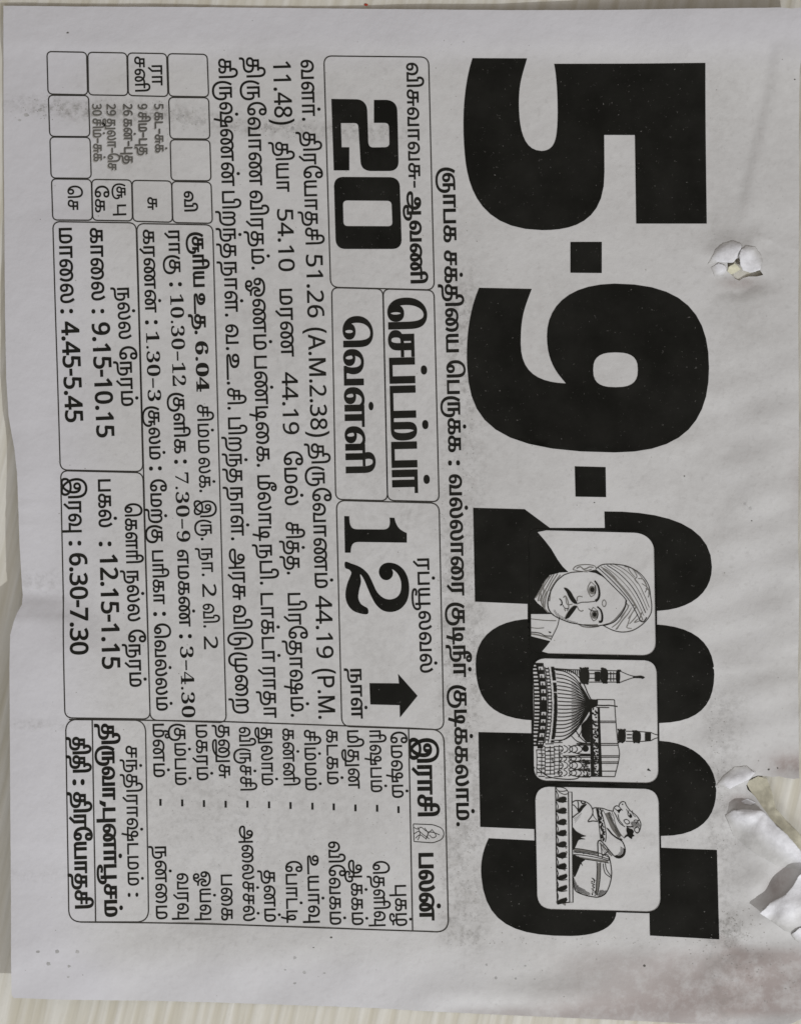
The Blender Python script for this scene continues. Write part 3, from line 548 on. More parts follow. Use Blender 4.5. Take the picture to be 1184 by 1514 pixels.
ன்|1234|249 -12;-53~0;-88~53;-51~112;0 90;0~99;87~145;158~79;106 0;48~0;87~-15;80~-31;39 -25;46 -42;53~-47;64~-135;0 -82;0~-67;-39~-89;-73~-45;-50 0;-58~0;-73~52;-35~89;0 57;0~53;23~94;46~84;34 37;50 41;30~18;68~26;97~15;73 0;299 0;0 -72;-170 0;0 -482;-86 0;0 482;-66 0;-33~0;-58~-5;-52~-11;-48~-20;-23 -16;-33~-21;-44~-77;-23~-95;0 -48;0~-69;42~-64;37 0;31~0;35~38;14~58;0 30;0~79;-61~127;-58 45;-47~33;-112~26;-64 0;-74~0;-110~-54;-65~-94;-10 -61;-1~-15;-2~-27;0 -8;0~-65;31~-78;53~-34;33 0;27~0;39~23;21~44;0 32;0~50;-52~53;-41 0;-40~0;-70~-42;-29 -32;-15 64;30~35;89~45;49 0;72~0;89~-88;0 -75;0~-55;-42~-80;-77~-42|618 678;-29~0;-38~37;0 30;0~29;38~38;29 0;29~0;38~-38;0 -29;0~-30;-38~-37
ப|778|88 0;0 554;86 0;0 -482;430 0;0 482;86 0;0 -554
பு|778|604 -283;0 283;-516 0;0 554;86 0;0 -482;430 0;0 482;86 0;0 -837
பூ|947|604 -148;0 148;-516 0;0 554;86 0;0 -482;430 0;0 482;86 0;0 -702|791 101;39~0;69~-32;43~-68;0 -54;0~-67;-67~-100;-123~-67;-171~-34;-104 0;-39 0;-97~0;-134~22;-83~40;-38~57;0 34;0~29;34~50;75~31;62 0;37~0;71~-12;32 -8;-15 -72;-28~8;-65~13;-34 0;-30~0;-37~-9;-16~-18;0 -14;0~-14;24~-28;63~-23;113~-13;89 0;9 0;125~0;173~46;90~86;0 61;0~41;-42~45;-38 0;-27~0;-46~-20;-15 -11;0 73;19~11;51~17
ப்|778|88 0;0 554;86 0;0 -482;430 0;0 482;86 0;0 -554|389 678;-29~0;-38~37;0 30;0~29;38~38;29 0;29~0;38~-38;0 -29;0~-30;-38~-37
ம|858|580 566;75~0;96~-77;46~-137;0 -90;0~-70;-30~-100;-33 -32;-23~-23;-60~-26;-81~-11;-58 0;-424 0;0 554;86 0;0 -482;226 0;0 283;0~62;23~73;22 25;23~25;64~26|578 494;-17~0;-32~-11;-11 -12;-16~-18;-16~-53;0 -62;0 -266;47 0;68~0;76~38;32~86;0 71;0~64;-27~102;-57~61
மீ|858|690 843;86~0;90~-69;0 -56;0~-63;-76~-61;-55 0;-58~0;-70~59;0 52;0~23;19~62;27 28;51 -22;-16~-19;-15~-39;0 -19;0~-22;16~-28;28~-13;18 0;29~0;32~32;0 25;0~35;-56~32;-44 0;-8~0;-22~-1;-9 -1;-77~-8;-72~-85;0 -59;0~-28;14~-45;12 -18;-77 -21;-12~25;-14~52;0 33;0~44;31~79;63~61;98~35|580 566;75~0;96~-77;46~-137;0 -90;0~-70;-30~-100;-33 -32;-23~-23;-60~-26;-81~-11;-58 0;-424 0;0 554;86 0;0 -482;226 0;0 283;0~62;23~73;22 25;23~25;64~26|578 494;-17~0;-32~-11;-11 -12;-16~-18;-16~-53;0 -62;0 -266;47 0;68~0;76~38;32~86;0 71;0~64;-27~102;-57~61
மு|1132|422 -283;-79~0;-131~50;-93~100;-51~149;0 99;0 33;0~81;40~148;64~128;34 49;74 -44;-60~-80;-66~-192;0 -101;0 -16;0~-90;41~-125;72~-77;98~-35;57 0;81~0;107~51;58~96;6 67;84 0;-5~-85;-78~-132;-146~-74|854 566;75~0;96~-77;46~-137;0 -90;0~-70;-30~-100;-33 -32;-23~-23;-60~-26;-81~-11;-58 0;-424 0;0 554;86 0;0 -482;226 0;0 283;0~62;23~73;22 25;23~25;64~26|852 494;-17~0;-32~-11;-11 -12;-16~-18;-16~-53;0 -62;0 -266;47 0;68~0;76~38;32~86;0 71;0~64;-27~102;-57~61
ம்|858|580 566;75~0;96~-77;46~-137;0 -90;0~-70;-30~-100;-33 -32;-23~-23;-60~-26;-81~-11;-58 0;-424 0;0 554;86 0;0 -482;226 0;0 283;0~62;23~73;22 25;23~25;64~26|578 494;-17~0;-32~-11;-11 -12;-16~-18;-16~-53;0 -62;0 -266;47 0;68~0;76~38;32~86;0 71;0~64;-27~102;-57~61|430 678;-29~0;-38~37;0 30;0~29;38~38;29 0;29~0;38~-38;0 -29;0~-30;-38~-37
ய|963|354 0;0 554;86 0;0 -482;349 0;0 482;86 0;0 -554|240 -11;-37~0;-55~25;-19 22;-11~15;-19~38;-11~62;0 51;0 352;86 0;0 -331;0~-46;8~-75;20 -20;10~-10;27~-11;19 0;29~0;51~30;22 34;-2 -86;-19~-19;-58~-31
யூ|1132|976 101;41~0;68~-32;42~-67;0 -51;0~-59;-55~-91;-52 -33;-48~-30;-135~-40;-169~-19;-99 0;-53 0;-103~0;-154~17;-52 16;-66~20;-54~61;0 39;0~28;33~50;77~32;65 0;47~0;80~-12;34 -8;-15 -72;-32~8;-75~13;-35 0;-52~0;-41~-21;0 -20;0~-15;35~-27;83~-23;139~-13;105 0;20 0;66~0;114~7;98~15;79~23;31 15;50~25;50~70;0 46;0~39;-44~39;-35 0;-26~0;-47~-19;-16 -12;0 73;19~12;51~16|354 0;0 554;86 0;0 -482;349 0;0 482;86 0;0 -554|240 -11;-37~0;-55~25;-19 22;-11~15;-19~38;-11~62;0 51;0 352;86 0;0 -331;0~-46;8~-75;20 -20;10~-10;27~-11;19 0;29~0;51~30;22 34;-2 -86;-19~-19;-58~-31|789 -148;0 178;86 0;0 -178
ய்|963|354 0;0 554;86 0;0 -482;349 0;0 482;86 0;0 -554|240 -11;-37~0;-55~25;-19 22;-11~15;-19~38;-11~62;0 51;0 352;86 0;0 -331;0~-46;8~-75;20 -20;10~-10;27~-11;19 0;29~0;51~30;22 34;-2 -86;-19~-19;-58~-31|481 678;-29~0;-38~37;0 30;0~29;38~38;29 0;29~0;38~-38;0 -29;0~-30;-38~-37
ர|640|231 -212;-57 53;193 183;0 458;-193 0;0 -482;-86 0;0 554;535 0;0 -72;-170 0;0 -482
ரு|1051|820 319;54~0;82~-57;46~-108;0 -76;0~-107;-73~-152;-126~-95;-161~-45;-88 0;-20 0;-103~0;-156~51;-109~89;-67~114;-31~129;0 65;0 19;0~83;38~143;63~126;37 56;74 -44;-58~-85;-68~-176;0 -106;0 -17;0~-73;43~-133;93~-104;147~-60;104 0;11 0;109~0;163~70;90~143;0 108;0~57;-25~75;-49~38;-35 0;-28~0;-49~-22;-20 -14;0 73;19~14;56~21|361 0;0 554;522 0;0 -72;-175 0;0 -482;-86 0;0 482;-175 0;0 -482
ர்|640|231 -212;-57 53;193 183;0 458;-193 0;0 -482;-86 0;0 554;535 0;0 -72;-170 0;0 -482|320 678;-29~0;-38~37;0 30;0~29;38~38;29 0;29~0;38~-38;0 -29;0~-30;-38~-37
ற|869|570 566;76~0;105~-76;54~-143;0 -103;0~-122;-62~-155;-53 -44;-38~-31;-96~-35;-109~-13;-59 0;-118 0;-42~0;-46~-12;-17 -11;-16~-11;-18~-40;0 -33;0~-15;2~-27;1 -12;-82 -4;-3~18;-4~43;0 17;0~44;32~61;25 19;18~13;39~15;51~7;33 0;123 0;93~0;132~27;85~70;40~131;0 103;0~91;-39~108;-69~48;-45 0;-26~0;-46~-17;-17 -19;-20~-23;-16~-62;0 -54;0 -319;-86 0;0 321;0~49;-10~69;-15 22;-10~15;-32~18;-23 0;-23~0;-31~-17;-11 -14;-16~-22;-9~-70;0 -44;0 -327;-86 0;0 341;0~49;9~66;24~48;20 20;21~21;58~21;37 0;39~0;60~-28;44~-55;13 -40;-21 7;11~33;47~53;73~30
ற்|869|570 566;76~0;105~-76;54~-143;0 -103;0~-122;-62~-155;-53 -44;-38~-31;-96~-35;-109~-13;-59 0;-118 0;-42~0;-46~-12;-17 -11;-16~-11;-18~-40;0 -33;0~-15;2~-27;1 -12;-82 -4;-3~18;-4~43;0 17;0~44;32~61;25 19;18~13;39~15;51~7;33 0;123 0;93~0;132~27;85~70;40~131;0 103;0~91;-39~108;-69~48;-45 0;-26~0;-46~-17;-17 -19;-20~-23;-16~-62;0 -54;0 -319;-86 0;0 321;0~49;-10~69;-15 22;-10~15;-32~18;-23 0;-23~0;-31~-17;-11 -14;-16~-22;-9~-70;0 -44;0 -327;-86 0;0 341;0~49;9~66;24~48;20 20;21~21;58~21;37 0;39~0;60~-28;44~-55;13 -40;-21 7;11~33;47~53;73~30|434 678;-29~0;-38~37;0 30;0~29;38~38;29 0;29~0;38~-38;0 -29;0~-30;-38~-37
ல|1013|249 -12;-53~0;-88~52;-51~113;0 89;0~81;48~122;84~81;109~40;61 0;48~0;100~-26;38 -38;28~-27;31~-70;13~-92;0 -61;0~-35;7~-58;18~-46;16 -18;15~-16;42~-17;29 0;33~0;54~32;32~76;0 67;0~66;-32~112;-57~93;-36 39;78 53;62~-79;72~-174;0 -103;0~-85;-49~-114;-94~-57;-70 0;-43~0;-71~25;-26 25;-32~30;-34~106;-1 76;0~36;-8~76;-24~69;-26 24;-20~18;-56~19;-41 0;-69~0;-98~-67;-52~-117;0 -76;0~-64;31~-78;53~-34;33 0;27~0;39~23;21~44;0 32;0~50;-52~53;-41 0;-40~0;-70~-42;-29 -32;-15 64;30~35;89~45;49 0;72~0;89~-88;0 -75;0~-55;-42~-80;-77~-42
ல்|1013|249 -12;-53~0;-88~52;-51~113;0 89;0~81;48~122;84~81;109~40;61 0;48~0;100~-26;38 -38;28~-27;31~-70;13~-92;0 -61;0~-35;7~-58;18~-46;16 -18;15~-16;42~-17;29 0;33~0;54~32;32~76;0 67;0~66;-32~112;-57~93;-36 39;78 53;62~-79;72~-174;0 -103;0~-85;-49~-114;-94~-57;-70 0;-43~0;-71~25;-26 25;-32~30;-34~106;-1 76;0~36;-8~76;-24~69;-26 24;-20~18;-56~19;-41 0;-69~0;-98~-67;-52~-117;0 -76;0~-64;31~-78;53~-34;33 0;27~0;39~23;21~44;0 32;0~50;-52~53;-41 0;-40~0;-70~-42;-29 -32;-15 64;30~35;89~45;49 0;72~0;89~-88;0 -75;0~-55;-42~-80;-77~-42|507 678;-29~0;-38~37;0 30;0~29;38~38;29 0;29~0;38~-38;0 -29;0~-30;-38~-37
ள|1070|249 -12;-53~0;-88~53;-51~112;0 90;0~82;49~121;86~80;108~40;58 0;44~0;70~-17;58~-31;25 -21;-13 -96;-35~44;-89~47;-63 0;-67~0;-98~-67;-54~-115;0 -73;0~-67;31~-79;53~-35;33 0;27~0;39~23;21~44;0 32;0~50;-52~53;-41 0;-40~0;-70~-42;-29 -32;-15 64;30~35;89~45;49 0;72~0;89~-88;0 -75;0~-55;-42~-80;-77~-42|537 0;0 416;12 78;0 60;504 0;0 -72;-170 0;0 -482;-86 0;0 482;-174 0;0 -482
ள்|1070|249 -12;-53~0;-88~53;-51~112;0 90;0~82;49~121;86~80;108~40;58 0;44~0;70~-17;58~-31;25 -21;-13 -96;-35~44;-89~47;-63 0;-67~0;-98~-67;-54~-115;0 -73;0~-67;31~-79;53~-35;33 0;27~0;39~23;21~44;0 32;0~50;-52~53;-41 0;-40~0;-70~-42;-29 -32;-15 64;30~35;89~45;49 0;72~0;89~-88;0 -75;0~-55;-42~-80;-77~-42|537 0;0 416;12 78;0 60;504 0;0 -72;-170 0;0 -482;-86 0;0 482;-174 0;0 -482|535 678;-29~0;-38~37;0 30;0~29;38~38;29 0;29~0;38~-38;0 -29;0~-30;-38~-37
ழ்|858|580 566;75~0;96~-77;46~-137;0 -90;0~-70;-30~-100;-33 -32;-23~-23;-60~-26;-81~-11;-58 0;-424 0;0 554;86 0;0 -482;226 0;0 283;0~62;23~73;22 25;23~25;64~26|578 494;-17~0;-32~-11;-11 -12;-16~-18;-16~-53;0 -62;0 -266;47 0;68~0;76~38;32~86;0 71;0~64;-27~102;-57~61|220 -61;17~0;37~-3;16 -2;-8 -67;-10~2;-24~1;-15 0;-37~0;-47~-25;0 -30;0~-27;39~-29;59~-10;29 0;25 0;51~0;68~24;44~44;15 31;9~17;18~21;33~11;31 2;75 -12;-43~-9;-39~-35;-11 -25;-22~-42;-61~-63;-97~-34;-78 0;-25 0;-46~0;-86~21;-26 18;-19~14;-29~48;0 34;0~58;87~67|549 -166;-17 9;-37~8;-59~36;-34~64;-2 49;85 0;1~-29;19~-41;22 -11;14~-6;39~-7;31 0;128 0;0 -72|430 678;-29~0;-38~37;0 30;0~29;38~38;29 0;29~0;38~-38;0 -29;0~-30;-38~-37
வ|1044|249 -12;-53~0;-88~53;-51~112;0 90;0~107;85~144;140~72;82 0;76~0;109~-45;69~-79;33~-103;0 -59;0~-64;-28~-100;-20 -44;267 0;0 482;86 0;0 -554;-441 0;-4 63;23~35;29~103;0 68;0~71;-50~100;-91~52;-62 0;-70~0;-100~-67;-54~-115;0 -73;0~-67;31~-79;53~-35;33 0;26~0;39~23;22~44;0 32;0~50;-52~53;-41 0;-40~0;-70~-42;-29 -32;-15 64;30~35;89~45;49 0;72~0;89~-88;0 -75;0~-55;-42~-80;-77~-42
வு|1044|249 -12;-53~0;-88~53;-51~112;0 90;0~107;85~144;140~72;82 0;76~0;109~-45;69~-79;33~-103;0 -59;0~-64;-28~-100;-20 -44;267 0;0 482;86 0;0 -554;-441 0;-4 63;23~35;29~103;0 68;0~71;-50~100;-91~52;-62 0;-70~0;-100~-67;-54~-115;0 -73;0~-67;31~-79;53~-35;33 0;26~0;39~23;22~44;0 32;0~50;-52~53;-41 0;-40~0;-70~-42;-29 -32;-15 64;30~35;89~45;49 0;72~0;89~-88;0 -75;0~-55;-42~-80;-77~-42|870 -283;0 316;86 0;0 -316
ஷ|1345|909 566;43~0;61~-25;38~-45;18~-58;0 -32;0~-38;-13~-82;-12 -47;-12 -48;-120 -475;-79 22;68 270;14 56;42 166;13~53;12~83;0 37;0~44;-38~47;-35 0;-41~0;-50~-56;0 -56;0~-45;42~-58;75~-27;49 0;17 0;70~0;90~51;27 25;81 0;0 -328;-489 0;18 72;390 0;0 81;0~23;2~50;2 21;-29~-25;-98~-40;-66 0;-15 0;-54~0;-90~24;-68~50;-37~76;0 52;0~51;41~82;78~49|249 -12;-53~0;-88~53;-51~112;0 90;0~107;85~144;140~72;82 0;76~0;109~-45;69~-79;33~-103;0 -59;0~-64;-28~-100;-20 -44;266 0;-2 -72;-352 0;-4 63;23~35;29~103;0 68;0~71;-50~100;-91~52;-62 0;-70~0;-100~-67;-54~-115;0 -73;0~-67;31~-79;53~-35;33 0;26~0;39~23;22~44;0 32;0~50;-52~53;-41 0;-40~0;-70~-42;-29 -32;-15 64;30~35;89~45;49 0;72~0;89~-85;0 -78;0~-55;-42~-80;-77~-42
ஷ்|1323|909 566;43~0;61~-25;38~-45;18~-58;0 -32;0~-38;-13~-82;-12 -47;-12 -48;-120 -475;-79 22;68 270;14 56;42 166;13~53;12~83;0 37;0~44;-38~47;-35 0;-41~0;-50~-56;0 -56;0~-45;42~-58;75~-27;49 0;17 0;70~0;90~51;27 25;81 0;0 -328;-489 0;18 72;390 0;0 81;0~23;2~50;2 21;-29~-25;-98~-40;-66 0;-15 0;-54~0;-90~24;-68~50;-37~76;0 52;0~51;41~82;78~49|249 -12;-53~0;-88~53;-51~112;0 90;0~107;85~144;140~72;82 0;76~0;109~-45;69~-79;33~-103;0 -59;0~-64;-28~-100;-20 -44;266 0;-2 -72;-352 0;-4 63;23~35;29~103;0 68;0~71;-50~100;-91~52;-62 0;-70~0;-100~-67;-54~-115;0 -73;0~-67;31~-79;53~-35;33 0;26~0;39~23;22~44;0 32;0~50;-52~53;-41 0;-40~0;-70~-42;-29 -32;-15 64;30~35;89~45;49 0;72~0;89~-85;0 -78;0~-55;-42~-80;-77~-42|661 678;-29~0;-38~37;0 30;0~29;38~38;29 0;29~0;38~-38;0 -29;0~-30;-38~-37
ா|640|88 0;0 554;535 0;0 -72;-170 0;0 -482;-86 0;0 482;-193 0;0 -482
ி|262|-79 843;54~0;89~-35;34 -35;23~-23;34~-69;19~-109;0 -83;0 -489;-86 0;0 471;0~72;-13~94;-24~61;-17 20;-21~26;-59~24;-35 0;-43~0;-60~-33;-31~-59;0 -39;0~-28;16~-65;17 -29;-91 0;-13~30;-15~60;0 31;0~54;36~78;62~50;80~25
ெ|901|400 -12;-75~0;-125~58;-93~106;-50~150;0 91;0~112;73~168;121~113;148~57;76 0;80~0;112~-40;40 -35;38~-33;46~-91;22~-132;0 -97;0 -415;-86 0;0 365;0~92;-14~130;-34~91;-31 31;-28~29;-86~30;-59 0;-51~0;-116~-40;-101~-90;-64~-146;0 -107;0~-62;25~-101;46~-78;62~-54;37 -15;16 -4;20~-7;41~-6;21 0;51~0;61~57;0 58;0~45;-49~59;-44 0;-43~0;-52~-56;0 -50;0~-36;24~-66;25 -26;-58 -16;-27~26;-42~79;0 60;0~42;38~71;78~44;59 0;49~0;76~-41;45~-79;0 -56;0~-65;-55~-82;-91~-38
ே|720|451 -12;-81~0;-143~55;-109~108;-62~160;0 104;0~104;65~160;115~109;152~55;87 0;60~0;99~-36;59~-77;0 -63;0~-52;-44~-73;-76~-38;-49 0;-51~0;-72~39;-38~69;0 44;0~44;38~70;26 22;57 -18;-22~-25;-19~-54;0 -30;0~-45;46~-46;37 0;41~0;45~53;0 40;0~36;-35~46;-59~23;-37 0;-11~0;-30~0;-16 -2;-57~-9;-101~-51;-79~-88;-45~-123;0 -81;0~-79;40~-123;71~-89;93~-53;54 -11;17~-4;34~-1;13 0;40~0;60~25;34~51;0 39;0~44;-43~59;-45 0;-39~0;-51~-53;0 -52;0~-36;24~-66;24 -26;-62 -16;-27~26;-39~77;0 55;0~46;40~73;76~42;54 0;49~0;76~-40;44~-77;0 -56;0~-65;-60~-82;-103~-38
ை|1160|249 -12;-53~0;-88~53;-51~112;0 90;0~99;87~145;158~79;106 0;48~0;86~-15;80~-30;37 -24;36 -31;63~-51;67~-144;0 -82;0~-67;-39~-89;-73~-45;-50 0;-58~0;-73~52;-35~89;0 57;0~59;25~97;45~81;30 34;43 41;40~33;94~35;54 0;94~0;118~-79;56~-130;0 -77;0~-69;-27~-107;-41~-83;-23 -33;-72 44;32~45;43~115;0 84;0~66;-44~97;-83~53;-60 0;-46~0;-67~-24;-35 -29;-32~-33;-41~-78;-19~-89;0 -50;0~-69;42~-64;37 0;31~0;35~38;14~58;0 30;0~80;-61~126;-58 45;-47~33;-112~26;-64 0;-74~0;-110~-54;-65~-94;-10 -61;-1~-15;-2~-27;0 -8;0~-65;31~-78;54~-34;33 0;27~0;38~23;21~44;0 32;0~50;-52~53;-41 0;-40~0;-70~-42;-29 -32;-15 64;30~35;89~45;49 0;72~0;89~-88;0 -75;0~-55;-42~-80;-77~-42
ௗ|1070|249 -12;-53~0;-88~53;-51~112;0 90;0~82;49~121;86~80;108~40;58 0;44~0;70~-17;58~-31;25 -21;-13 -96;-35~44;-89~47;-63 0;-67~0;-98~-67;-54~-115;0 -73;0~-67;31~-79;53~-35;33 0;27~0;39~23;21~44;0 32;0~50;-52~53;-41 0;-40~0;-70~-42;-29 -32;-15 64;30~35;89~45;49 0;72~0;89~-88;0 -75;0~-55;-42~-80;-77~-42|537 0;0 416;12 78;0 60;504 0;0 -72;-170 0;0 -482;-86 0;0 482;-174 0;0 -482
–|500|40 262;0 82;420 0;0 -82
A|690|25 0;265 728;107 0;268 -728;-98 0;-154 432;-15~40;-37~119;-27 93;18 0;-27~-94;-38~-121;-13 -37;-150 -432|158 203;0 81;374 0;0 -81
M|903|88 0;0 728;132 0;179 -459;6~-17;16~-48;18~-57;17~-56;6 -24;-20 0;7~23;16~55;18~57;17~50;6 17;177 459;132 0;0 -728;-91 0;0 416;0~22;1~58;1~63;2~66;0 30;8 0;-10~-33;-23~-70;-22~-65;-20~-54;-7 -17;-162 -416;-81 0;-165 416;-7~17;-18~52;-22~64;-24~71;-12 35;9 0;1~-27;1~-64;1~-64;1~-61;0 -23;0 -416
P|639|88 0;0 728;249 0;85~0;110~-62;53~-105;0 -65;0~-65;-53~-105;-110~-63;-85 0;-176 0;0 82;172 0;58~0;70~39;32~69;0 43;0~43;-32~68;-71~39;-58 0;-151 0;0 -646
s0|559|280 -10;-91~0;-108~92;-47~166;0 111;0~111;47~164;108~90;92 0;87~0;107~-90;50~-165;0 -111;0~-111;-50~-165;-108~-92|280 55;56~0;34~160;0 143;0~143;-34~158;-55 0;-56~0;-36~-158;0 -143;0~-143;36~-160
s1|559|97 0;0 53;82 0;26~0;24~28;0 37;0 501;-38~-46;-61~-58;-30 0;-24~0;-34~40;0 34;30~8;75~32;49 37;70 52;112 0;0 -600;0~-31;20~-34;31 0;81 0;0 -53
s2|559|35 0;0 103;148 151;62~63;66~96;26~88;0 52;0~57;-42~53;-36 0;-51~0;-41~-87;0 -86;-57~0;-71~45;0 54;0~36;49~62;98~37;73 0;112~0;117~-89;0 -77;0~-35;-25~-66;-58~-78;-100~-103;-75 -71;-100 -95;233 0;31~0;44~36;8 33;8 31;59 0;-5 -210
s3|559|243 -10;-75~0;-95~34;-45~55;0 31;0~38;51~40;34 0;0~-64;68~-64;55 0;33~0;56~26;34~64;0 57;0~57;-80~74;-75 0;-62 0;0 62;66 0;65~0;62~81;0 66;0~54;-42~62;-41 0;-36~0;-37~-45;-13~-71;0 -39;-62~0;-68~43;0 46;0~53;112~74;109 0;107~0;124~-85;0 -78;0~-67;-88~-91;-65 -22;40~-7;82~-39;56~-71;0 -58;0~-61;-45~-83;-77~-50;-96~-22
s4|559|180 0;0 53;28 0;34~0;48~25;0 47;0 61;-277 0;0 61;284 467;139 0;0 -462;104 0;0 -66;-104 0;0 -61;0~-47;48~-25;34 0;13 0;0 -53|83 252;207 0;0 175;0~44;3~102;4 46;-5~-12;-21~-40;-25~-45;-22~-38;-6 -9
s5|559|245 -10;-75~0;-90~35;-40~55;0 31;0~35;44~34;36 0;0~-28;21~-56;48~-36;41 0;33~0;56~29;34~70;0 61;0~75;-71~73;-65 0;-38~0;-50~-11;-23 -7;-46 18;32 346;378 0;5 -182;-57 0;-8 34;-4~18;-18~20;-24 0;-208 0;-16 -185;16~6;63~9;31 0;116~0;140~-107;0 -107;0~-65;-47~-88;-77~-53;-92~-24
s6|559|293 -10;-74~0;-112~73;-62~151;0 116;0~83;35~143;70~107;108~61;72 0;65~0;77~-31;35~-50;0 -29;0~-31;-54~-47;-66 0;0~30;-11~60;-28~39;-27 0;-59~0;-70~-137;-6 -127;20~14;67~23;51 0;91~0;109~-109;0 -98;0~-107;-117~-134|296 56;38~0;45~79;0 86;0~81;-49~75;-43 0;-27~0;-61~-31;-13 -17;1~-144;63~-129
s7|559|165 0;266 605;-263 0;-52~0;-6 -51;-6 -50;-60 0;5 210;477 0;0 -49;-276 -665
s8|559|273 -10;-83~0;-108~52;-52~87;0 53;0~65;81~81;66 33;-60~35;-64~88;0 58;0~47;44~83;102~52;86 0;106~0;107~-99;0 -76;0~-60;-73~-70;-62 -32;90~-43;76~-94;0 -61;0~-94;-135~-105|302 421;37~21;33~60;0 49;0~29;-21~52;-41~34;-31 0;-41~0;-44~-64;0 -48;0~-52;56~-57|278 47;51~0;61~70;0 55;0~49;-69~65;-77 35;-34~-22;-45~-68;0 -53;0~-58;62~-73
s9|559|227 -10;-60~0;-72~33;-32~52;0 28;0~22;24~30;25 5;14~-45;56~-62;50 0;130~0;11 290;-22~-29;-70~-39;-50 0;-86~0;-110~106;0 101;0~72;55~109;103~61;71 0;73~0;112~-70;65~-148;0 -118;0~-82;-32~-145;-69~-109;-109~-62|274 347;35~0;50~37;14 30;-1~128;-56~115;-46 0;-43~0;-47~-85;0 -84;0~-141"""


def parse_glyphs(txt):
    G = {}
    for ln in txt.strip('\n').split('\n'):
        p = ln.split('|')
        cs = []
        for c in p[2:]:
            x = y = 0
            pts = []
            for t in c.split(';'):
                on = ' ' in t
                a, b = t.split(' ' if on else '~')
                x += int(a)
                y += int(b)
                pts.append((x, y, on))
            # flatten the quadratic outline
            q = []
            n = len(pts)
            for i in range(n):
                q.append(pts[i])
                j = pts[(i + 1) % n]
                if not pts[i][2] and not j[2]:
                    q.append(((pts[i][0] + j[0]) / 2, (pts[i][1] + j[1]) / 2, True))
            k0 = next(i for i, z in enumerate(q) if z[2])
            q = q[k0:] + q[:k0]
            out = []
            i = 0
            m = len(q)
            while i < m:
                if q[i][2]:
                    out.append(q[i][:2])
                    i += 1
                else:
                    a, b, c2 = out[-1], q[i], q[(i + 1) % m]
                    for t in (0.34, 0.68):
                        out.append(((1 - t) ** 2 * a[0] + 2 * t * (1 - t) * b[0] + t * t * c2[0],
                                    (1 - t) ** 2 * a[1] + 2 * t * (1 - t) * b[1] + t * t * c2[1]))
                    i += 1
            ded = [out[0]]
            for z in out[1:]:
                if abs(z[0] - ded[-1][0]) + abs(z[1] - ded[-1][1]) > 1:
                    ded.append(z)
            cs.append(ded)
        G[p[0]] = (int(p[1]), cs)
    return G


GL = parse_glyphs(GLYPHS)
BODY = max(p[1] for c in GL['ப'][1] for p in c)     # height of a plain Tamil letter
DIG = max(p[1] for c in GL['1'][1] for p in c)


# this face writes a dotted or i-marked ra like the upright aa sign
_dot = max(GL['ர்'][1], key=lambda c: min(p[1] for p in c))
_dx = min(p[0] for p in _dot)
_aw = GL['ா'][0]
GL['ர்'] = (_aw, GL['ா'][1] + [[(p[0] - _dx + _aw * 0.38, p[1]) for p in _dot]])


def keys(w, serif=False):
    r = []
    i = 0
    while i < len(w):
        c = w[i]
        nx = w[i + 1] if i + 1 < len(w) else ''
        if c == ' ':
            r.append(' ')
        elif serif and c.isdigit():
            r.append('s' + c)
        elif c == 'ர' and nx == 'ி':
            r.append('ா')
        elif 'க' <= c <= 'ஹ' and nx and (c + nx) in GL:
            r.append(c + nx)
            i += 1
        elif 'க' <= c <= 'ஹ' and nx in ('ெ', 'ே', 'ை'):
            r += [nx, c]
            i += 1
        elif 'க' <= c <= 'ஹ' and nx in ('ொ', 'ோ'):
            r += [{'ொ': 'ெ', 'ோ': 'ே'}[nx], c, 'ா']
            i += 1
        elif 'க' <= c <= 'ஹ' and nx == 'ௌ':
            r += ['ெ', c, 'ௗ']
            i += 1
        else:
            r.append(c)
        i += 1
    return r


def word_contours(text, y0, y1, base, height, ou, ov, serif=False, digits=False):
    """text set between y0 and y1 along a baseline given as ((x,y),(x,y)); outline in grid units"""
    cs = []
    pen = 0
    for k in keys(text, serif):
        if k == ' ':
            pen += 260
            continue
        a, g = GL[k]
        for c in g:
            cs.append([(x + pen, y) for x, y in c])
        pen += a
    xs = [p[0] for c in cs for p in c]
    x0, x1 = min(xs), max(xs)
    sv = height / (DIG if digits else BODY)
    su = (y1 - y0 - 2 * ou) / (x1 - x0)
    (bx0, by0), (bx1, by1) = base
    dl = math.hypot(bx1 - bx0, by1 - by0)
    dx, dy = (bx1 - bx0) / dl, (by1 - by0) / dl
    start = (y0 + ou - by0) / dy
    out = []
    for c in cs:
        a = np.array([((x - x0) * su, y * sv) for x, y in c])
        if len(a) < 3:
            continue
        e = np.roll(a, -1, 0) - a
        L = np.maximum(np.linalg.norm(e, axis=1), 1e-6)[:, None]
        e = e / L
        nrm = np.stack([-e[:, 1], e[:, 0]], -1)           # left of travel: away from the ink
        nv = nrm + np.roll(nrm, 1, 0)
        nv = nv / np.maximum((nv * nv).sum(1) / 2, 0.55)[:, None]
        a = a + nv * np.array([ou, ov])
        u = a[:, 0] + start
        v = a[:, 1]
        out.append(list(zip(bx0 + dx * u + dy * v, by0 + dy * u - dx * v)))
    return out


def text_line(words, base, height, weight=(0.32, 0.28), mat=None, parent=None, name='text_line'):
    cs = []
    for w in words:
        t, y0, y1 = w[:3]
        o = w[3] if len(w) > 3 else {}
        ou, ov = o.get('w', weight)
        cs += word_contours(t, y0, y1, o.get('base', base), o.get('h', height), ou, ov, o.get('serif', False), o.get('d', False))
    P, F = fill(cs, lambda w: w > 0)
    if len(F) == 0:
        P, F = fill(cs, lambda w: w < 0)
    return mesh_obj(name, P3(P[:, 0], P[:, 1], INK_UP if name == 'text_line' else 0.25), F, mat or M_TEXT, parent)


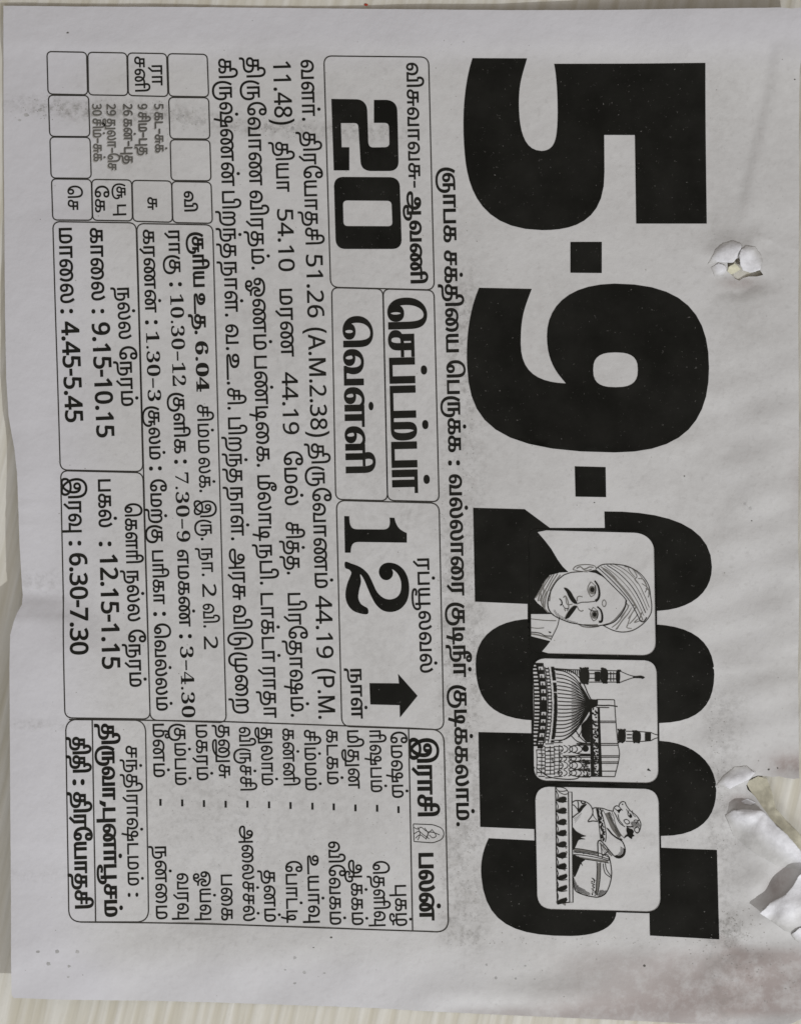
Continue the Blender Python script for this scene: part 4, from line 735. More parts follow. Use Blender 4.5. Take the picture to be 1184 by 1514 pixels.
# ------------------------------------------------------------------ the table
def build_table():
    n = 2
    x0, x1, y0, y1 = -2500, 3700, -2500, 4000
    bm = bmesh.new()
    top = [(x0, y0), (x1, y0), (x1, y1), (x0, y1)]
    vs = [bm.verts.new(((x - CX) * S, (CY - y) * S, 0)) for x, y in top]
    lo = [bm.verts.new((v.co.x, v.co.y, -0.018)) for v in vs]
    bm.faces.new(vs[::-1])
    bm.faces.new(lo)
    for i in range(4):
        j = (i + 1) % 4
        bm.faces.new((vs[i], vs[j], lo[j], lo[i]))
    bmesh.ops.recalc_face_normals(bm, faces=bm.faces)
    me = bpy.data.meshes.new('tabletop')
    bm.to_mesh(me)
    bm.free()
    me.materials.append(M_TABLE)
    o = bpy.data.objects.new('tabletop', me)
    COL.objects.link(o)
    o['kind'] = 'structure'
    # the small red fleck above the sheet
    me2 = bpy.data.meshes.new('red_fleck')
    bm = bmesh.new()
    ring_pts = [bm.verts.new(((541 + dx - CX) * S, (CY - 7 - dy) * S, 0.00006)) for dx, dy in
                ((-3, 0), (-1.6, -1.8), (1, -1.6), (3.2, -.4), (2.4, 1.5), (0, 1.9), (-2, 1.3))]
    c = bm.verts.new(((541 - CX) * S, (CY - 7) * S, 0.00016))
    for i in range(7):
        bm.faces.new((c, ring_pts[(i + 1) % 7], ring_pts[i]))
    bmesh.ops.recalc_face_normals(bm, faces=bm.faces)
    bm.to_mesh(me2)
    bm.free()
    me2.materials.append(flat_mat('red_fleck_paint', (0.45, 0.07, 0.04, 1)))
    f = bpy.data.objects.new('red_fleck', me2)
    COL.objects.link(f)
    f.parent = o
    return o


build_table()

# ------------------------------------------------------------------ the sheet
page = thing('calendar_page', 'torn off newsprint calendar page with huge black date numerals lying on pale wood', 'calendar page')

OUT = ([(6, 9), (100, 10), (200, 10.5), (300, 11), (450, 12.5), (600, 14.5), (750, 16), (900, 16.5), (1050, 16), (1150, 15.5), (1165, 17), (1178, 16), (1184, 18), (1187, 24), (1186, 60), (1182, 84), (1179, 104), (1179.5, 300), (1178, 480), (1179, 640), (1178, 800), (1179.5, 880), (1178, 980), (1179, 1100)]
       + [(1180, 1150.5), (1176, 1150), (1172, 1151), (1158, 1149), (1150, 1147), (1141, 1148), (1131, 1147), (1119, 1146), (1111, 1149), (1106, 1153), (1102, 1161),
          (1104, 1167), (1114, 1176), (1119, 1183), (1124, 1191), (1131, 1200), (1137, 1209), (1146, 1219), (1155, 1227), (1164, 1238), (1173, 1250), (1184, 1259), (1194, 1264)]
       + [(1192, 1499), (1180, 1506), (1168, 1512), (1140, 1516), (1100, 1517), (1050, 1514), (940, 1509), (837, 1504.5), (760, 1501), (685, 1497.5), (600, 1493), (563, 1490.5),
          (456, 1486), (304, 1481), (152, 1476), (60, 1472.5), (24, 1471), (21, 1466)]
       + [(20.5, 1350), (19.5, 1200), (18.5, 1050), (18, 980), (19, 938), (24, 918), (29, 905), (35.5, 893), (36, 880), (34, 850), (31, 800), (29, 750), (27, 700), (23, 665), (18, 640), (14, 615), (10.5, 560),
          (8.5, 460), (7, 300), (6, 150)])
HOLE = [(1074, 389), (1082, 386), (1090, 382), (1096, 388), (1104, 392), (1114, 396), (1122, 400), (1127, 407), (1118, 409), (1106, 409), (1098, 411), (1092, 415), (1086, 412), (1081, 407), (1075, 400)]
outline = dense(OUT, 7, True)
rj = random.Random(3)
outline = [(x + rj.uniform(-.15, .15), y + rj.uniform(-.15, .15)) for x, y in outline]
outline = orient(outline, 1)
hole = orient(dense(HOLE, 3, True), -1)
extra = []
rr = np.random.RandomState(2)
for cx, cy, r, k in ((1090, 395, 55, 900), (1150, 1180, 95, 1500), (1150, 1320, 75, 1200)):
    extra.append(np.stack([rr.uniform(cx - r, cx + r, k), rr.uniform(cy - r, cy + r, k)], -1))
P, F = fill([outline, hole], lambda w: w > 0, grid=6.5, extra=np.concatenate(extra))
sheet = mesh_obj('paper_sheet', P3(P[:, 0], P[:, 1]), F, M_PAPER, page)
sol = sheet.modifiers.new('thickness', 'SOLIDIFY')
sol.thickness = 0.00006
sol.offset = -1
esp = sheet.modifiers.new('crisp_edge', 'EDGE_SPLIT')
esp.split_angle = math.radians(50)

# stains with the shade of hollows and bottom curl painted in, smudges and the cooler margins of the paper, as amounts per vertex
x, y = P[:, 0], P[:, 1]
stain_shade = (0.8 * sst(1040, 1090, x) * sst(1392, 1412, y) * (1 - sst(1492, 1512, y)) + 0.50 * gauss(x, y, 1030, 1465, 110, 50)
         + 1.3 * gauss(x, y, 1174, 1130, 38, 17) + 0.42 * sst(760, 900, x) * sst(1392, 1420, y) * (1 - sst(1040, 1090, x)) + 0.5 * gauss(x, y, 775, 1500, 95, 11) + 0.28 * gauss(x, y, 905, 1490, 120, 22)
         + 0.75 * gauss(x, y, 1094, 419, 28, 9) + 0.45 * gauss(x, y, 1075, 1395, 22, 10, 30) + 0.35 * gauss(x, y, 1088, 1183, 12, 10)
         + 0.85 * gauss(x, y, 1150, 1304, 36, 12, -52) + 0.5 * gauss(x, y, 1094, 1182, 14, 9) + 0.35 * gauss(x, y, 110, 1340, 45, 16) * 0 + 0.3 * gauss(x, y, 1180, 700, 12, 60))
smudge = (0.9 * gauss(x, y, 215, 165, 90, 14, 4) + 0.9 * gauss(x, y, 80, 160, 70, 13, 6) + 0.8 * gauss(x, y, 400, 188, 110, 12, 4) + 0.55 * gauss(x, y, 550, 195, 60, 14)
          + 0.6 * sst(640, 665, x) * (1 - sst(700, 735, x)) * (0.35 + 0.65 * sst(700, 860, y)) * sst(380, 440, y) * (1 - sst(1380, 1420, y))
          + 0.55 * gauss(x, y, 690, 500, 22, 120) + 0.35 * sst(1030, 1050, x) * (1 - sst(1070, 1130, x)) * sst(980, 1050, y)
          + 0.6 * gauss(x, y, 1075, 1375, 25, 18) + 0.55 * gauss(x, y, 900, 1240, 260, 14) * (x > 690) * 0.4
          + 0.35 * gauss(x, y, 1105, 745, 14, 8) + 0.5 * gauss(x, y, 45, 1290, 60, 10) * 0.5 + 0.4 * gauss(x, y, 50, 1070, 60, 7) + 0.35 * gauss(x, y, 60, 860, 40, 20)
          + 0.3 * gauss(x, y, 330, 1180, 200, 160) + 0.22 * gauss(x, y, 500, 700, 250, 300))
cool = (np.clip(1 - sst(60, 200, x) + (1 - sst(40, 120, y)) + 0.6 * sst(1390, 1450, y) * (1 - sst(500, 800, x)), 0, 1) * 0.85)
for nm, arr in (('stain_shade', stain_shade), ('smudge', smudge), ('cool', cool)):
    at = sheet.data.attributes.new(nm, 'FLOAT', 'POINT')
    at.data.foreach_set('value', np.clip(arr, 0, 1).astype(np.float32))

# torn flaps: little sheets of the paper's pale core folded up over the face


def flap(poly, height, free, jag=0.35, mat=None, name='torn_flap', seed=1, base=0.15, reach=None):
    """a lifted scrap: flush and face coloured where attached, raised, creased and white-cored along its free edge"""
    c = dense(poly, 2.2, True)
    r = random.Random(seed)
    c = orient([(a + r.uniform(-jag, jag), b + r.uniform(-jag, jag)) for a, b in c])
    P, F = fill([c], grid=1.7)
    if free is None:
        t = np.full(len(P), .6)
    else:
        fr = np.array(dense(free, 1.5) if len(free) > 1 else free)
        q = np.min(np.linalg.norm(P[:, None, :] - fr[None], axis=2), axis=1)
        b = np.array(c)
        qb = np.min(np.linalg.norm(b[:, None, :] - fr[None], axis=2), axis=1)
        b = b[qb > max(3.0, qb.max() * .3)]
        db = np.min(np.linalg.norm(P[:, None, :] - b[None], axis=2), axis=1)
        t = db / (db + q + 1e-6)
        if reach:
            t = t * np.clip(1.25 - q / reach, 0, 1)
    fold = np.zeros(len(P))
    for k in range(5):
        a, lam, ph = r.uniform(0, 3.14), r.uniform(9, 22), r.uniform(0, 2)
        u = (P[:, 0] * math.cos(a) + P[:, 1] * math.sin(a)) / lam + ph
        fold = fold + lam * np.abs(u % 2 - 1) * 0.05
    z = base + height * t ** 1.2 + (fold - fold.min()) * min(1, height / 4) * np.clip(t * 4, 0, 1)
    z = np.maximum(z, min(base, 0.12))
    o = mesh_obj(name, P3(P[:, 0], P[:, 1], z), F, mat or M_TORN, page)
    at = o.data.attributes.new('fray', 'FLOAT', 'POINT')
    at.data.foreach_set('value', np.clip(t * 2.2 - .15, 0, 1).astype(np.float32))
    s = o.modifiers.new('thickness', 'SOLIDIFY')
    s.thickness = 0.00004
    s.offset = -1
    return o


def px(ox, oy, k, pts):
    return [(ox + a / k, oy + b / k) for a, b in pts]


hq = lambda pts: px(1000, 300, 6.435, pts)
flap(hq([(290, 585), (325, 520), (365, 440), (430, 385), (530, 358), (600, 385), (606, 432), (578, 475), (562, 530), (525, 575), (450, 570), (385, 560), (330, 578)]), 2.2, hq([(400, 540), (520, 555), (590, 440)]), seed=2)
flap(hq([(598, 450), (650, 408), (735, 420), (800, 500), (810, 575), (782, 645), (700, 668), (625, 645), (597, 590), (585, 510)]), 2.4, hq([(600, 480), (610, 620), (690, 650), (765, 635)]), seed=5)
flap(hq([(320, 612), (395, 575), (455, 598), (470, 650), (445, 708), (360, 705)]), 1.4, hq([(400, 590), (452, 620)]), seed=8)
flap(hq([(486, 614), (540, 580), (580, 604), (596, 638), (556, 664), (514, 684), (474, 652)]), 1.6, None, mat=flat_mat('tabletop_yellow', (0.62, 0.60, 0.46, 1)), seed=4)  # added yellow patch standing for the tabletop seen through the hole
tq = lambda pts: px(980, 1060, 3.882, pts)
# a darker tan strip laid along the torn opening
flap(tq([(470, 372), (540, 338), (590, 350), (620, 430), (640, 520), (700, 590), (770, 660), (850, 740), (830, 790), (750, 760), (680, 680), (610, 600), (560, 520), (510, 450)]), 0.6, None, mat=flat_mat('tan_tone', (0.50, 0.475, 0.375, 1)), name='tan_strip', seed=6, base=-1.5)
flap(tq([(350, 560), (395, 532), (470, 524), (560, 532), (604, 574), (642, 618), (695, 662), (752, 728), (800, 785), (850, 840), (800, 880), (650, 850), (520, 780), (400, 680)]), 6, tq([(420, 534), (560, 534), (642, 620), (752, 732), (830, 820)]), seed=11, reach=34)
flap(tq([(300, 390), (340, 335), (405, 285), (475, 276), (524, 318), (490, 355), (430, 382), (380, 410)]), 2.2, tq([(380, 390), (450, 368), (500, 330)]), seed=12)
flap(tq([(445, 482), (480, 466), (526, 486), (500, 503), (465, 497)]), 0.8, None, jag=.15, seed=13)
flap(tq([(545, 1118), (580, 1090), (604, 1060), (650, 1035), (690, 1012), (735, 960), (770, 900), (832, 860), (832, 1040), (832, 1225), (770, 1245), (690, 1222), (620, 1170)]), 12, tq([(552, 1112), (604, 1062), (690, 1014), (770, 902), (832, 862)]), jag=.35, seed=14, reach=110)
flap(tq([(725, 1245), (775, 1205), (832, 1190), (832, 1310), (785, 1300), (750, 1275)]), 3, tq([(760, 1220), (832, 1192)]), seed=15)

# ------------------------------------------------------------------ big numerals
a1 = lambda pts: px(640, 60, 2.574, pts)
a2 = lambda pts: px(640, 380, 2.574, pts)
a3 = lambda pts: px(680, 730, 2.96, pts)
a4 = lambda pts: px(680, 1060, 2.96, pts)


def bez(p0, p1, p2, p3, n=10):
    return [tuple((1 - t) ** 3 * p0[k] + 3 * t * (1 - t) ** 2 * p1[k] + 3 * t * t * (1 - t) * p2[k] + t ** 3 * p3[k] for k in (0, 1))
            for t in [i / n for i in range(n + 1)]]


def big(name, contours, label=None):
    o = print_shape(name, contours, M_INK, page, grid=13)
    if label:
        o['label'] = label
    return o


five = (bez((150, 68), (110, 190), (110, 350), (125, 470)) + bez((125, 470), (140, 570), (185, 720), (415, 722)) + bez((415, 722), (520, 722), (655, 700), (651, 500))
        + [(650, 360), (767, 360), (772, 697), (1040, 697), (1032, 90), (460, 90)]
        + bez((460, 90), (472, 140), (478, 280), (470, 350)) + bez((470, 350), (465, 395), (450, 420), (413, 421)) + bez((413, 421), (340, 420), (327, 330), (326, 240)) + bez((326, 240), (326, 160), (340, 130), (357, 69)))
big('date_numeral', [orient(dense(a1(five), 13, True))])
big('full_stop', [orient(dense(a1([(522, 767), (641, 767), (641, 885), (522, 884)]), 13, True))])
nine = (bez((175, 118), (135, 210), (125, 320), (130, 420)) + bez((130, 420), (140, 620), (220, 743), (690, 744)) + bez((690, 744), (960, 744), (1048, 620), (1048, 420)) + bez((1048, 420), (1048, 220), (960, 102), (690, 102))
        + bez((690, 102), (500, 105), (433, 200), (433, 300)) + bez((433, 300), (433, 400), (470, 440), (505, 482)) + bez((505, 482), (400, 478), (333, 440), (333, 330)) + bez((333, 330), (333, 230), (345, 200), (375, 122)))
big('date_numeral', [orient(dense(a2(nine), 13, True)), ellipse(*a2([(693, 430)])[0], 33, 25.8, 28, 2.7)[::-1]])
big('full_stop', [orient(dense(a2([(538, 797), (655, 800), (657, 914), (541, 912)]), 13, True))])

# picture panels cut out of the year
B1 = rounded([(782, 782.5), (967, 786), (970, 970.5), (784, 967)], [12, 20, 20, 14])
B2 = rounded([(786, 972), (971, 975.5), (974, 1159), (788, 1155)], 19)
B3 = rounded([(789.5, 1161.5), (974, 1165.5), (977, 1349), (793, 1344.5)], 21)
B = [orient(dense(b, 10, True), -1) for b in (B1, B2, B3)]
ins = lambda w: w > 0
q5 = lambda pts: px(770, 770, 5.382, pts)
q6 = lambda pts: px(770, 960, 5.382, pts)
q7 = lambda pts: px(770, 1140, 5.148, pts)
# the sitter's dark coat runs out of the first panel into the figure 2
B1cut = q5([(130, 90), (200, 76), (900, 95)] + bez((900, 95), (1000, 100), (1055, 170), (1058, 240)) + [(1072, 1000)] + bez((1072, 1000), (1060, 1060), (1020, 1082), (960, 1080))
           + [(220, 1056), (165, 1040), (200, 1000), (232, 958), (75, 918), (72, 742), (245, 742), (200, 715), (175, 690), (130, 655), (105, 622), (150, 545), (190, 470), (232, 428), (300, 412), (375, 408), (330, 365), (290, 310), (240, 225), (190, 160)])
B1cut = orient(dense(B1cut, 10, True), -1)
two = a3([(57, 62), (282, 68), (395, 152), (300, 160), (300, 480), (292, 482), (65, 472)])
two_r = a3([(630, 78)] + bez((630, 78), (900, 75), (1100, 140), (1100, 320)) + bez((1100, 320), (1100, 430), (1010, 505), (868, 512)) + [(800, 512), (800, 160), (632, 156)])
coat = a3([(282, 150), (395, 150), (860, 150), (860, 715), (360, 715), (295, 720), (295, 470)])
zero_l = a3([(320, 548)] + bez((320, 548), (180, 548), (66, 610), (68, 745)) + bez((68, 745), (70, 900), (130, 985), (330, 992), 12) + [(420, 992), (420, 548)])
zero_r = a3([(850, 572)] + bez((850, 572), (1010, 580), (1110, 640), (1110, 790)) + bez((1110, 790), (1110, 930), (1040, 1000), (870, 1003)) + [(780, 1003), (780, 572)])
two2_l = a4([(80, 66), (420, 74), (420, 494), (88, 480)])
two2_r = a4([(860, 105)] + bez((875, 105), (1010, 112), (1118, 190), (1118, 320)) + bez((1118, 320), (1118, 440), (1050, 520), (885, 520)) + [(780, 520), (780, 105)])
five2_l = a4([(125, 530), (420, 545), (420, 825), (683, 832)] + bez((683, 850), (680, 920), (600, 957), (480, 957)) + bez((480, 957), (230, 957), (110, 900), (93, 700)) + bez((93, 700), (85, 620), (110, 560), (125, 530)))
five2_r = a4([(780, 568), (882, 572), (1122, 582), (1132, 972), (829, 955), (826, 850), (780, 850)])
mid1 = [(783, 965), (975, 969), (978, 978), (783, 974)]


def cutall(*polys, cuts):
    cs = [orient(dense(p, 12, True)) for p in polys]
    # several copies of the panels subtract wherever figures overlap
    return cs, [c for c in cuts for _ in range(4)]


def year_digit(polys, cuts):
    cs, ct = cutall(*polys, cuts=cuts)
    return big('date_numeral', cs + ct)


year_digit([two, two_r, coat], [B1cut, B[1], B[2]])
year_digit([zero_l, zero_r], [orient(dense(B1, 10, True), -1), B[1], B[2]])
year_digit([two2_l, two2_r], [B[1], B[2]])
year_digit([five2_l, five2_r], [B[2]])

for b in (B1, B2, B3):
    print_shape('picture_frame', ring(b, 2.2), M_INK, page, up=0.9)
print_shape('picture_frame', [strip(dense([(797, 969.7), (958, 973.2)], 12), 4.6)], M_INK, page, up=0.8)
print_shape('picture_frame', [strip(dense([(802, 1158.6), (962, 1162.4)], 12), 4.6)], M_INK, page, up=0.8)

# ------------------------------------------------------------------ the three line drawings
pic_up = 0.7


def drawing(name, label, groups):
    """groups: list of (part name, material, contours)"""
    root = None
    for nm, mat, cs in groups:
        P, F = fill(cs)
        o = mesh_obj(nm, P3(P[:, 0], P[:, 1], pic_up if root is None else pic_up - 0.25), F, mat, page if root is None else root)
        if root is None:
            root = o
            o['label'] = label
    return root


def st(q, pts, w, w2=None, taper=False, n=5):
    return strip(catmull(q(pts), n), w, w2, taper)


def hatch(poly, ang, gap, w=0.7):
    """short engraved strokes filling an outline"""
    a = np.array(poly)
    cx, cy = a.mean(0)
    R2 = np.linalg.norm(a - [cx, cy], axis=1).max() + 1
    ca, sa = math.cos(math.radians(ang)), math.sin(math.radians(ang))
    out = []
    k = -R2
    while k < R2:
        s = np.arange(-R2, R2, 0.5)
        line = np.stack([cx + ca * s - sa * k, cy + sa * s + ca * k], -1)
        ins = np.abs(winding(line, [poly])) > 0
        run = []
        for p, f in zip(line, ins):
            if f:
                run.append(tuple(p))
            elif run:
                if len(run) > 2:
                    out.append(strip([run[0], run[len(run) // 2], run[-1]], w, w * .7))
                run = []
        if len(run) > 2:
            out.append(strip([run[0], run[len(run) // 2], run[-1]], w, w * .7))
        k += gap
    return out


# portrait
dark, grey = [], []
D5 = lambda pts, w=1.0, w2=None, t=False: dark.append(st(q5, pts, w, w2, t))
G5 = lambda pts, w=1.0, w2=None, t=False: grey.append(st(q5, pts, w, w2, t))
G5([(412, 390), (425, 370), (455, 355), (520, 349), (580, 358), (597, 380)], 1.2)
G5([(412, 390), (470, 402), (530, 408)], 1.0)
G5([(440, 380), (470, 366), (495, 384), (520, 380), (545, 368), (575, 372)], 1.5)
G5([(480, 372), (500, 392), (530, 396), (560, 385)], 1.2)
dark.append(orient(q5([(530, 405), (580, 392), (610, 400), (650, 440), (690, 478), (640, 440), (590, 415)])))
D5([(490, 405), (400, 412), (340, 432)], 1.0)
D5([(340, 432), (285, 478), (245, 540), (218, 610), (212, 670), (228, 720), (262, 755)], 1.1, 1.6)
D5([(262, 755), (300, 776), (380, 808), (450, 822), (540, 836), (620, 836), (700, 818)], 1.1)
G5([(455, 822), (490, 842), (560, 848), (620, 840)], 1.4)
G5([(500, 828), (560, 830), (610, 828)], 1.6)
D5([(590, 388), (640, 430), (700, 490), (760, 550), (815, 606), (840, 640)], 1.2)
D5([(835, 635), (825, 690), (790, 750), (745, 800), (700, 822), (650, 836)], 1.8, 1.0)
D5([(595, 382), (640, 352), (700, 345), (780, 350), (850, 365), (930, 408), (985, 465), (1018, 530), (1030, 610), (1038, 680), (1030, 740), (990, 800), (930, 850), (870, 878), (800, 886), (730, 872), (660, 838)], 1.0)
for off, w in ((0, 1.1), (1, 1.3), (2, .8), (3, 1.0), (4, .8), (5, .9)):
    a = [(610 + off * 24, 372 - off * 6), (700 + off * 26, 455 - off * 12), (800 + off * 25, 560 - off * 14), (880 + off * 20, 665 - off * 14), (948 + off * 14, 800 - off * 22)]
    (D5 if off in (0, 3) else G5)(a, w)
dark.extend(hatch(q5([(250, 690), (300, 745), (380, 790), (460, 812), (440, 825), (360, 805), (280, 770)]), 60, 1.6, .45))
G5([(650, 385), (740, 465), (840, 580), (930, 710), (968, 790)], 1.3)
G5([(640, 372), (700, 405), (760, 470)], 1.2)
D5([(948, 800), (975, 802), (998, 768)], 1.3)
for a in ([(838, 650), (800, 720), (740, 790), (690, 822)], [(862, 668), (820, 740), (770, 810), (720, 850)], [(880, 690), (850, 740), (800, 800), (760, 866)], [(905, 700), (870, 760), (850, 820), (840, 850), (880, 858)],
          [(930, 740), (900, 780), (860, 822)], [(820, 770), (780, 830), (750, 868)], [(948, 795), (900, 810), (930, 780)]):
    G5(a, 1.0, 1.6, True)
for a in ([(830, 650), (850, 690), (790, 770)], [(960, 730), (940, 790), (965, 790)], [(890, 670), (910, 690), (850, 780)]):
    G5(a, 1.8, 0.8)
for a in ([(820, 365), (880, 380), (920, 440), (905, 470), (940, 510)], [(900, 395), (950, 440), (1000, 520)], [(930, 460), (975, 470), (1000, 530), (985, 570)], [(960, 500), (1010, 540), (1015, 600)], [(850, 375), (870, 410), (905, 450)], [(990, 540), (1020, 560), (1010, 610)]):
    G5(a, 1.1)
D5([(585, 478), (612, 520), (622, 580), (612, 620), (590, 640)], 2.2, 3.6)
D5([(605, 684), (632, 710), (645, 755), (640, 800), (618, 804)], 2.0, 3.2)
for cx, cy, k in ((563, 548, 1.0), (582, 745, .92)):
    dark.append(orient(q5(ellipse(cx + 2, cy, 17 * k, 20 * k, 14))))
    grey.append(orient(q5(ellipse(cx + 2, cy + 4, 28 * k, 34 * k, 14))))
    G5([(cx - 8, cy - 62 * k), (cx + 24 * k, cy - 30 * k), (cx + 30 * k, cy + 5), (cx + 20 * k, cy + 40 * k), (cx - 8, cy + 58 * k)], .9)
    G5([(cx - 8, cy - 62 * k), (cx - 30 * k, cy - 25 * k), (cx - 32 * k, cy + 12), (cx - 8, cy + 58 * k)], 1.2)
    D5([(cx + 26 * k, cy - 34 * k), (cx + 31 * k, cy), (cx + 24 * k, cy + 34 * k)], 1.2)
D5([(538, 700), (560, 715), (600, 720)], 1.0)
D5([(440, 664), (480, 650), (530, 648), (590, 642)], 0.8)
G5([(448, 640), (445, 615), (460, 601), (488, 606)], 1.2)
G5([(445, 680), (458, 708), (478, 720), (495, 712)], 1.2)
dark.append(orient(catmull(q5([(340, 536), (366, 538), (396, 566), (418, 606), (445, 650), (428, 661), (400, 641), (377, 603), (361, 568)]), 4, True)))
dark.append(orient(catmull(q5([(444, 680), (430, 707), (407, 738), (377, 774), (349, 777), (366, 737), (393, 699), (418, 678)]), 4, True)))
D5([(305, 620), (322, 640), (324, 665), (310, 672)], 1.6)
D5([(330, 668), (348, 695), (378, 700)], 0.9)
G5([(335, 612), (355, 600), (372, 640), (378, 690), (365, 716)], 1.5)
G5([(355, 598), (362, 660), (388, 668), (408, 662)], 1.2)
G5([(345, 700), (352, 720)], 1.4)
grey.append(orient(q5(ellipse(660, 657, 18, 30, 16))))
grey.append(orient(q5(ellipse(660, 657, 12, 23, 16)), -1))
for a in ([(242, 430), (195, 500), (150, 580), (135, 640)], [(262, 425), (210, 520), (170, 600), (162, 650)], [(290, 422), (240, 500), (205, 580), (190, 650), (188, 690)], [(312, 430), (262, 500), (228, 560)],
          [(150, 548), (160, 600), (150, 640)], [(170, 500), (180, 560), (160, 640), (180, 690), (215, 730)], [(225, 440), (190, 480), (150, 560), (112, 615)], [(235, 560), (225, 640)], [(205, 560), (180, 620), (175, 680)]):
    G5(a, 1.2, 1.8)
D5([(232, 428), (300, 412)], 1.0)
G5([(72, 780), (180, 792), (280, 796)], 1.0)
G5([(75, 850), (130, 856), (182, 852)], 1.0)
D5([(75, 886), (150, 895), (190, 915), (245, 918)], 1.0)
G5([(75, 900), (140, 910), (235, 938)], 1.8)
D5([(305, 766), (292, 830), (270, 880), (235, 950)], 0.9)
D5([(220, 885), (238, 890)], 1.6)
drawing('portrait_drawing', 'ink portrait of a moustached man in a striped turban', [('portrait_drawing', M_TEXT, dark), ('shading', M_GREY, grey)])

# mosque
dark, grey = [], []
D6 = lambda pts, w=1.0, w2=None, t=False: dark.append(st(q6, pts, w, w2, t))
R = random.Random(11)
apex = (560, 432)
for i in range(19):
    t = i / 18
    y0 = 165 + 560 * t
    s = (t - 0.47) * 2
    mx = 470 - 60 * abs(s) ** 1.5
    my = 432 + s * 215
    D6([(292 - 22 * s * s, y0), (360 - 10 * s * s, 432 + s * 268), (430, 432 + s * 235 * (1 - .10 * abs(s))), (500 - 8 * abs(s), 432 + s * 122), apex], 1.1, 1.5)
    if 1 < i < 17:
        D6([(400, 445 + s * 250), (470, 441 + s * 180), (535, 436 + s * 70)], 0.6, 1.0)
D6([(262, 160), (380, 168), (450, 215), (500, 280), (530, 350), (562, 410)], 1.4)
D6([(560, 450), (515, 535), (450, 625), (370, 700), (300, 735)], 1.2)
dark.append(orient(q6([(510, 400), (560, 398), (610, 402), (608, 450), (560, 470), (545, 500), (520, 480)])))
cv = lambda y: -26 * ((y - 440) / 300) ** 2
for x0, wv, a, b, pr in ((262, 26, 140, 735, .96), (240, 5, 140, 735, 1), (212, 5, 140, 735, 1)):
    yy = a
    while yy < b:
        L = 9
        if R.random() < pr:
            dark.append(orient(q6([(x0 + cv(yy), yy), (x0 + wv + cv(yy) + R.uniform(-3, 5), yy), (x0 + wv + cv(yy + L), yy + L), (x0 + cv(yy + L) + R.uniform(-3, 3), yy + L + .5)])))
        yy += L
yy = 150
while yy < 735:
    dark.append(orient(q6([(216 + cv(yy), yy), (242 + cv(yy), yy), (242 + cv(yy), yy + 9), (216 + cv(yy), yy + 9)])))
    yy += 27
k = 0
yy = 110
while yy < 770:
    L = 30 + R.uniform(-4, 4)
    if k % 2 == 0 or R.random() < .25:
        dark.append(orient(q6([(160 + cv(yy), yy), (200 + cv(yy), yy), (202 + cv(yy), yy + L), (158 + cv(yy), yy + L)])))
    dark.append(orient(q6([(108 + cv(yy) * .6, yy), (150 + cv(yy) * .6, yy), (150 + cv(yy) * .6, yy + 14), (108 + cv(yy) * .6, yy + 14)])))
    dark.append(orient(q6([(176 + cv(yy), yy + 12), (184 + cv(yy), yy + 12), (184 + cv(yy), yy + L), (176 + cv(yy), yy + L)])))
    yy += L
    k += 1
for x0, w in ((152, 1.6), (204, 1.4), (160, 1.0), (104, 1.0)):
    D6([(x0 + cv(yy) * (.6 if x0 < 110 else 1), yy) for yy in range(110, 775, 60)], w)
D6([(84, 140), (84, 500), (90, 860), (108, 950)], 0.8)
# minarets
for sx, sy, kk in ((1, 215, 1.0),):
    D6([(262, 152), (330, 158), (470, 165), (780, 172)], 0.9)
    D6([(505, 262), (640, 262), (780, 262)], 0.9)
    for a in range(300, 470, 16):
        D6([(a, 160), (a + 4, 160 + (a - 290) * .28)], 1.2)
    for cx, cy, rx, ry in ((503, 212, 40, 66), (660, 210, 32, 60), (770, 217, 17, 50)):
        dark.append(orient(q6(ellipse(cx, cy, rx, ry, 16, 2.6))))
        for z in range(6):
            dark.append(orient(q6(ellipse(cx + R.uniform(-rx, rx), cy + (ry if z % 2 else -ry) * .92, 9, 9, 7))))
    D6([(540, 195), (640, 195)], 1.0)
    D6([(540, 232), (640, 232)], 1.0)
    dark.append(orient(q6([(584, 180), (626, 178), (628, 255), (586, 254)])))
    D6([(690, 195), (755, 195)], 1.3)
    D6([(690, 236), (755, 236)], 1.3)
    D6([(712, 180), (712, 255)], 1.4)
    D6([(735, 180), (735, 255)], 1.0)
    D6([(788, 174), (840, 198), (890, 214), (925, 216)], 0.9)
    D6([(788, 264), (840, 244), (890, 228), (925, 226)], 0.9)
    dark.append(orient(q6([(890, 216), (950, 210), (968, 214), (985, 224), (965, 236), (950, 230), (890, 228)])))
for cx, cy, rx, ry in ((800, 690, 32, 54), (918, 696, 34, 48)):
    dark.append(orient(q6(ellipse(cx, cy, rx, ry, 16, 2.8))))
    for z in range(6):
        dark.append(orient(q6(ellipse(cx + R.uniform(-rx, rx), cy + (ry if z % 2 else -ry) * .92, 8, 8, 7))))
D6([(830, 652), (940, 655), (1035, 662)], 0.9)
D6([(830, 732), (940, 734), (1032, 728)], 0.9)
D6([(840, 680), (880, 680)], 1.4)
D6([(840, 706), (880, 706)], 1.4)
dark.append(orient(q6([(984, 664), (1032, 662), (1030, 726), (984, 728)])))
D6([(1032, 662), (1062, 676), (1092, 682)], 0.9)
D6([(1032, 728), (1062, 712), (1092, 702)], 0.9)
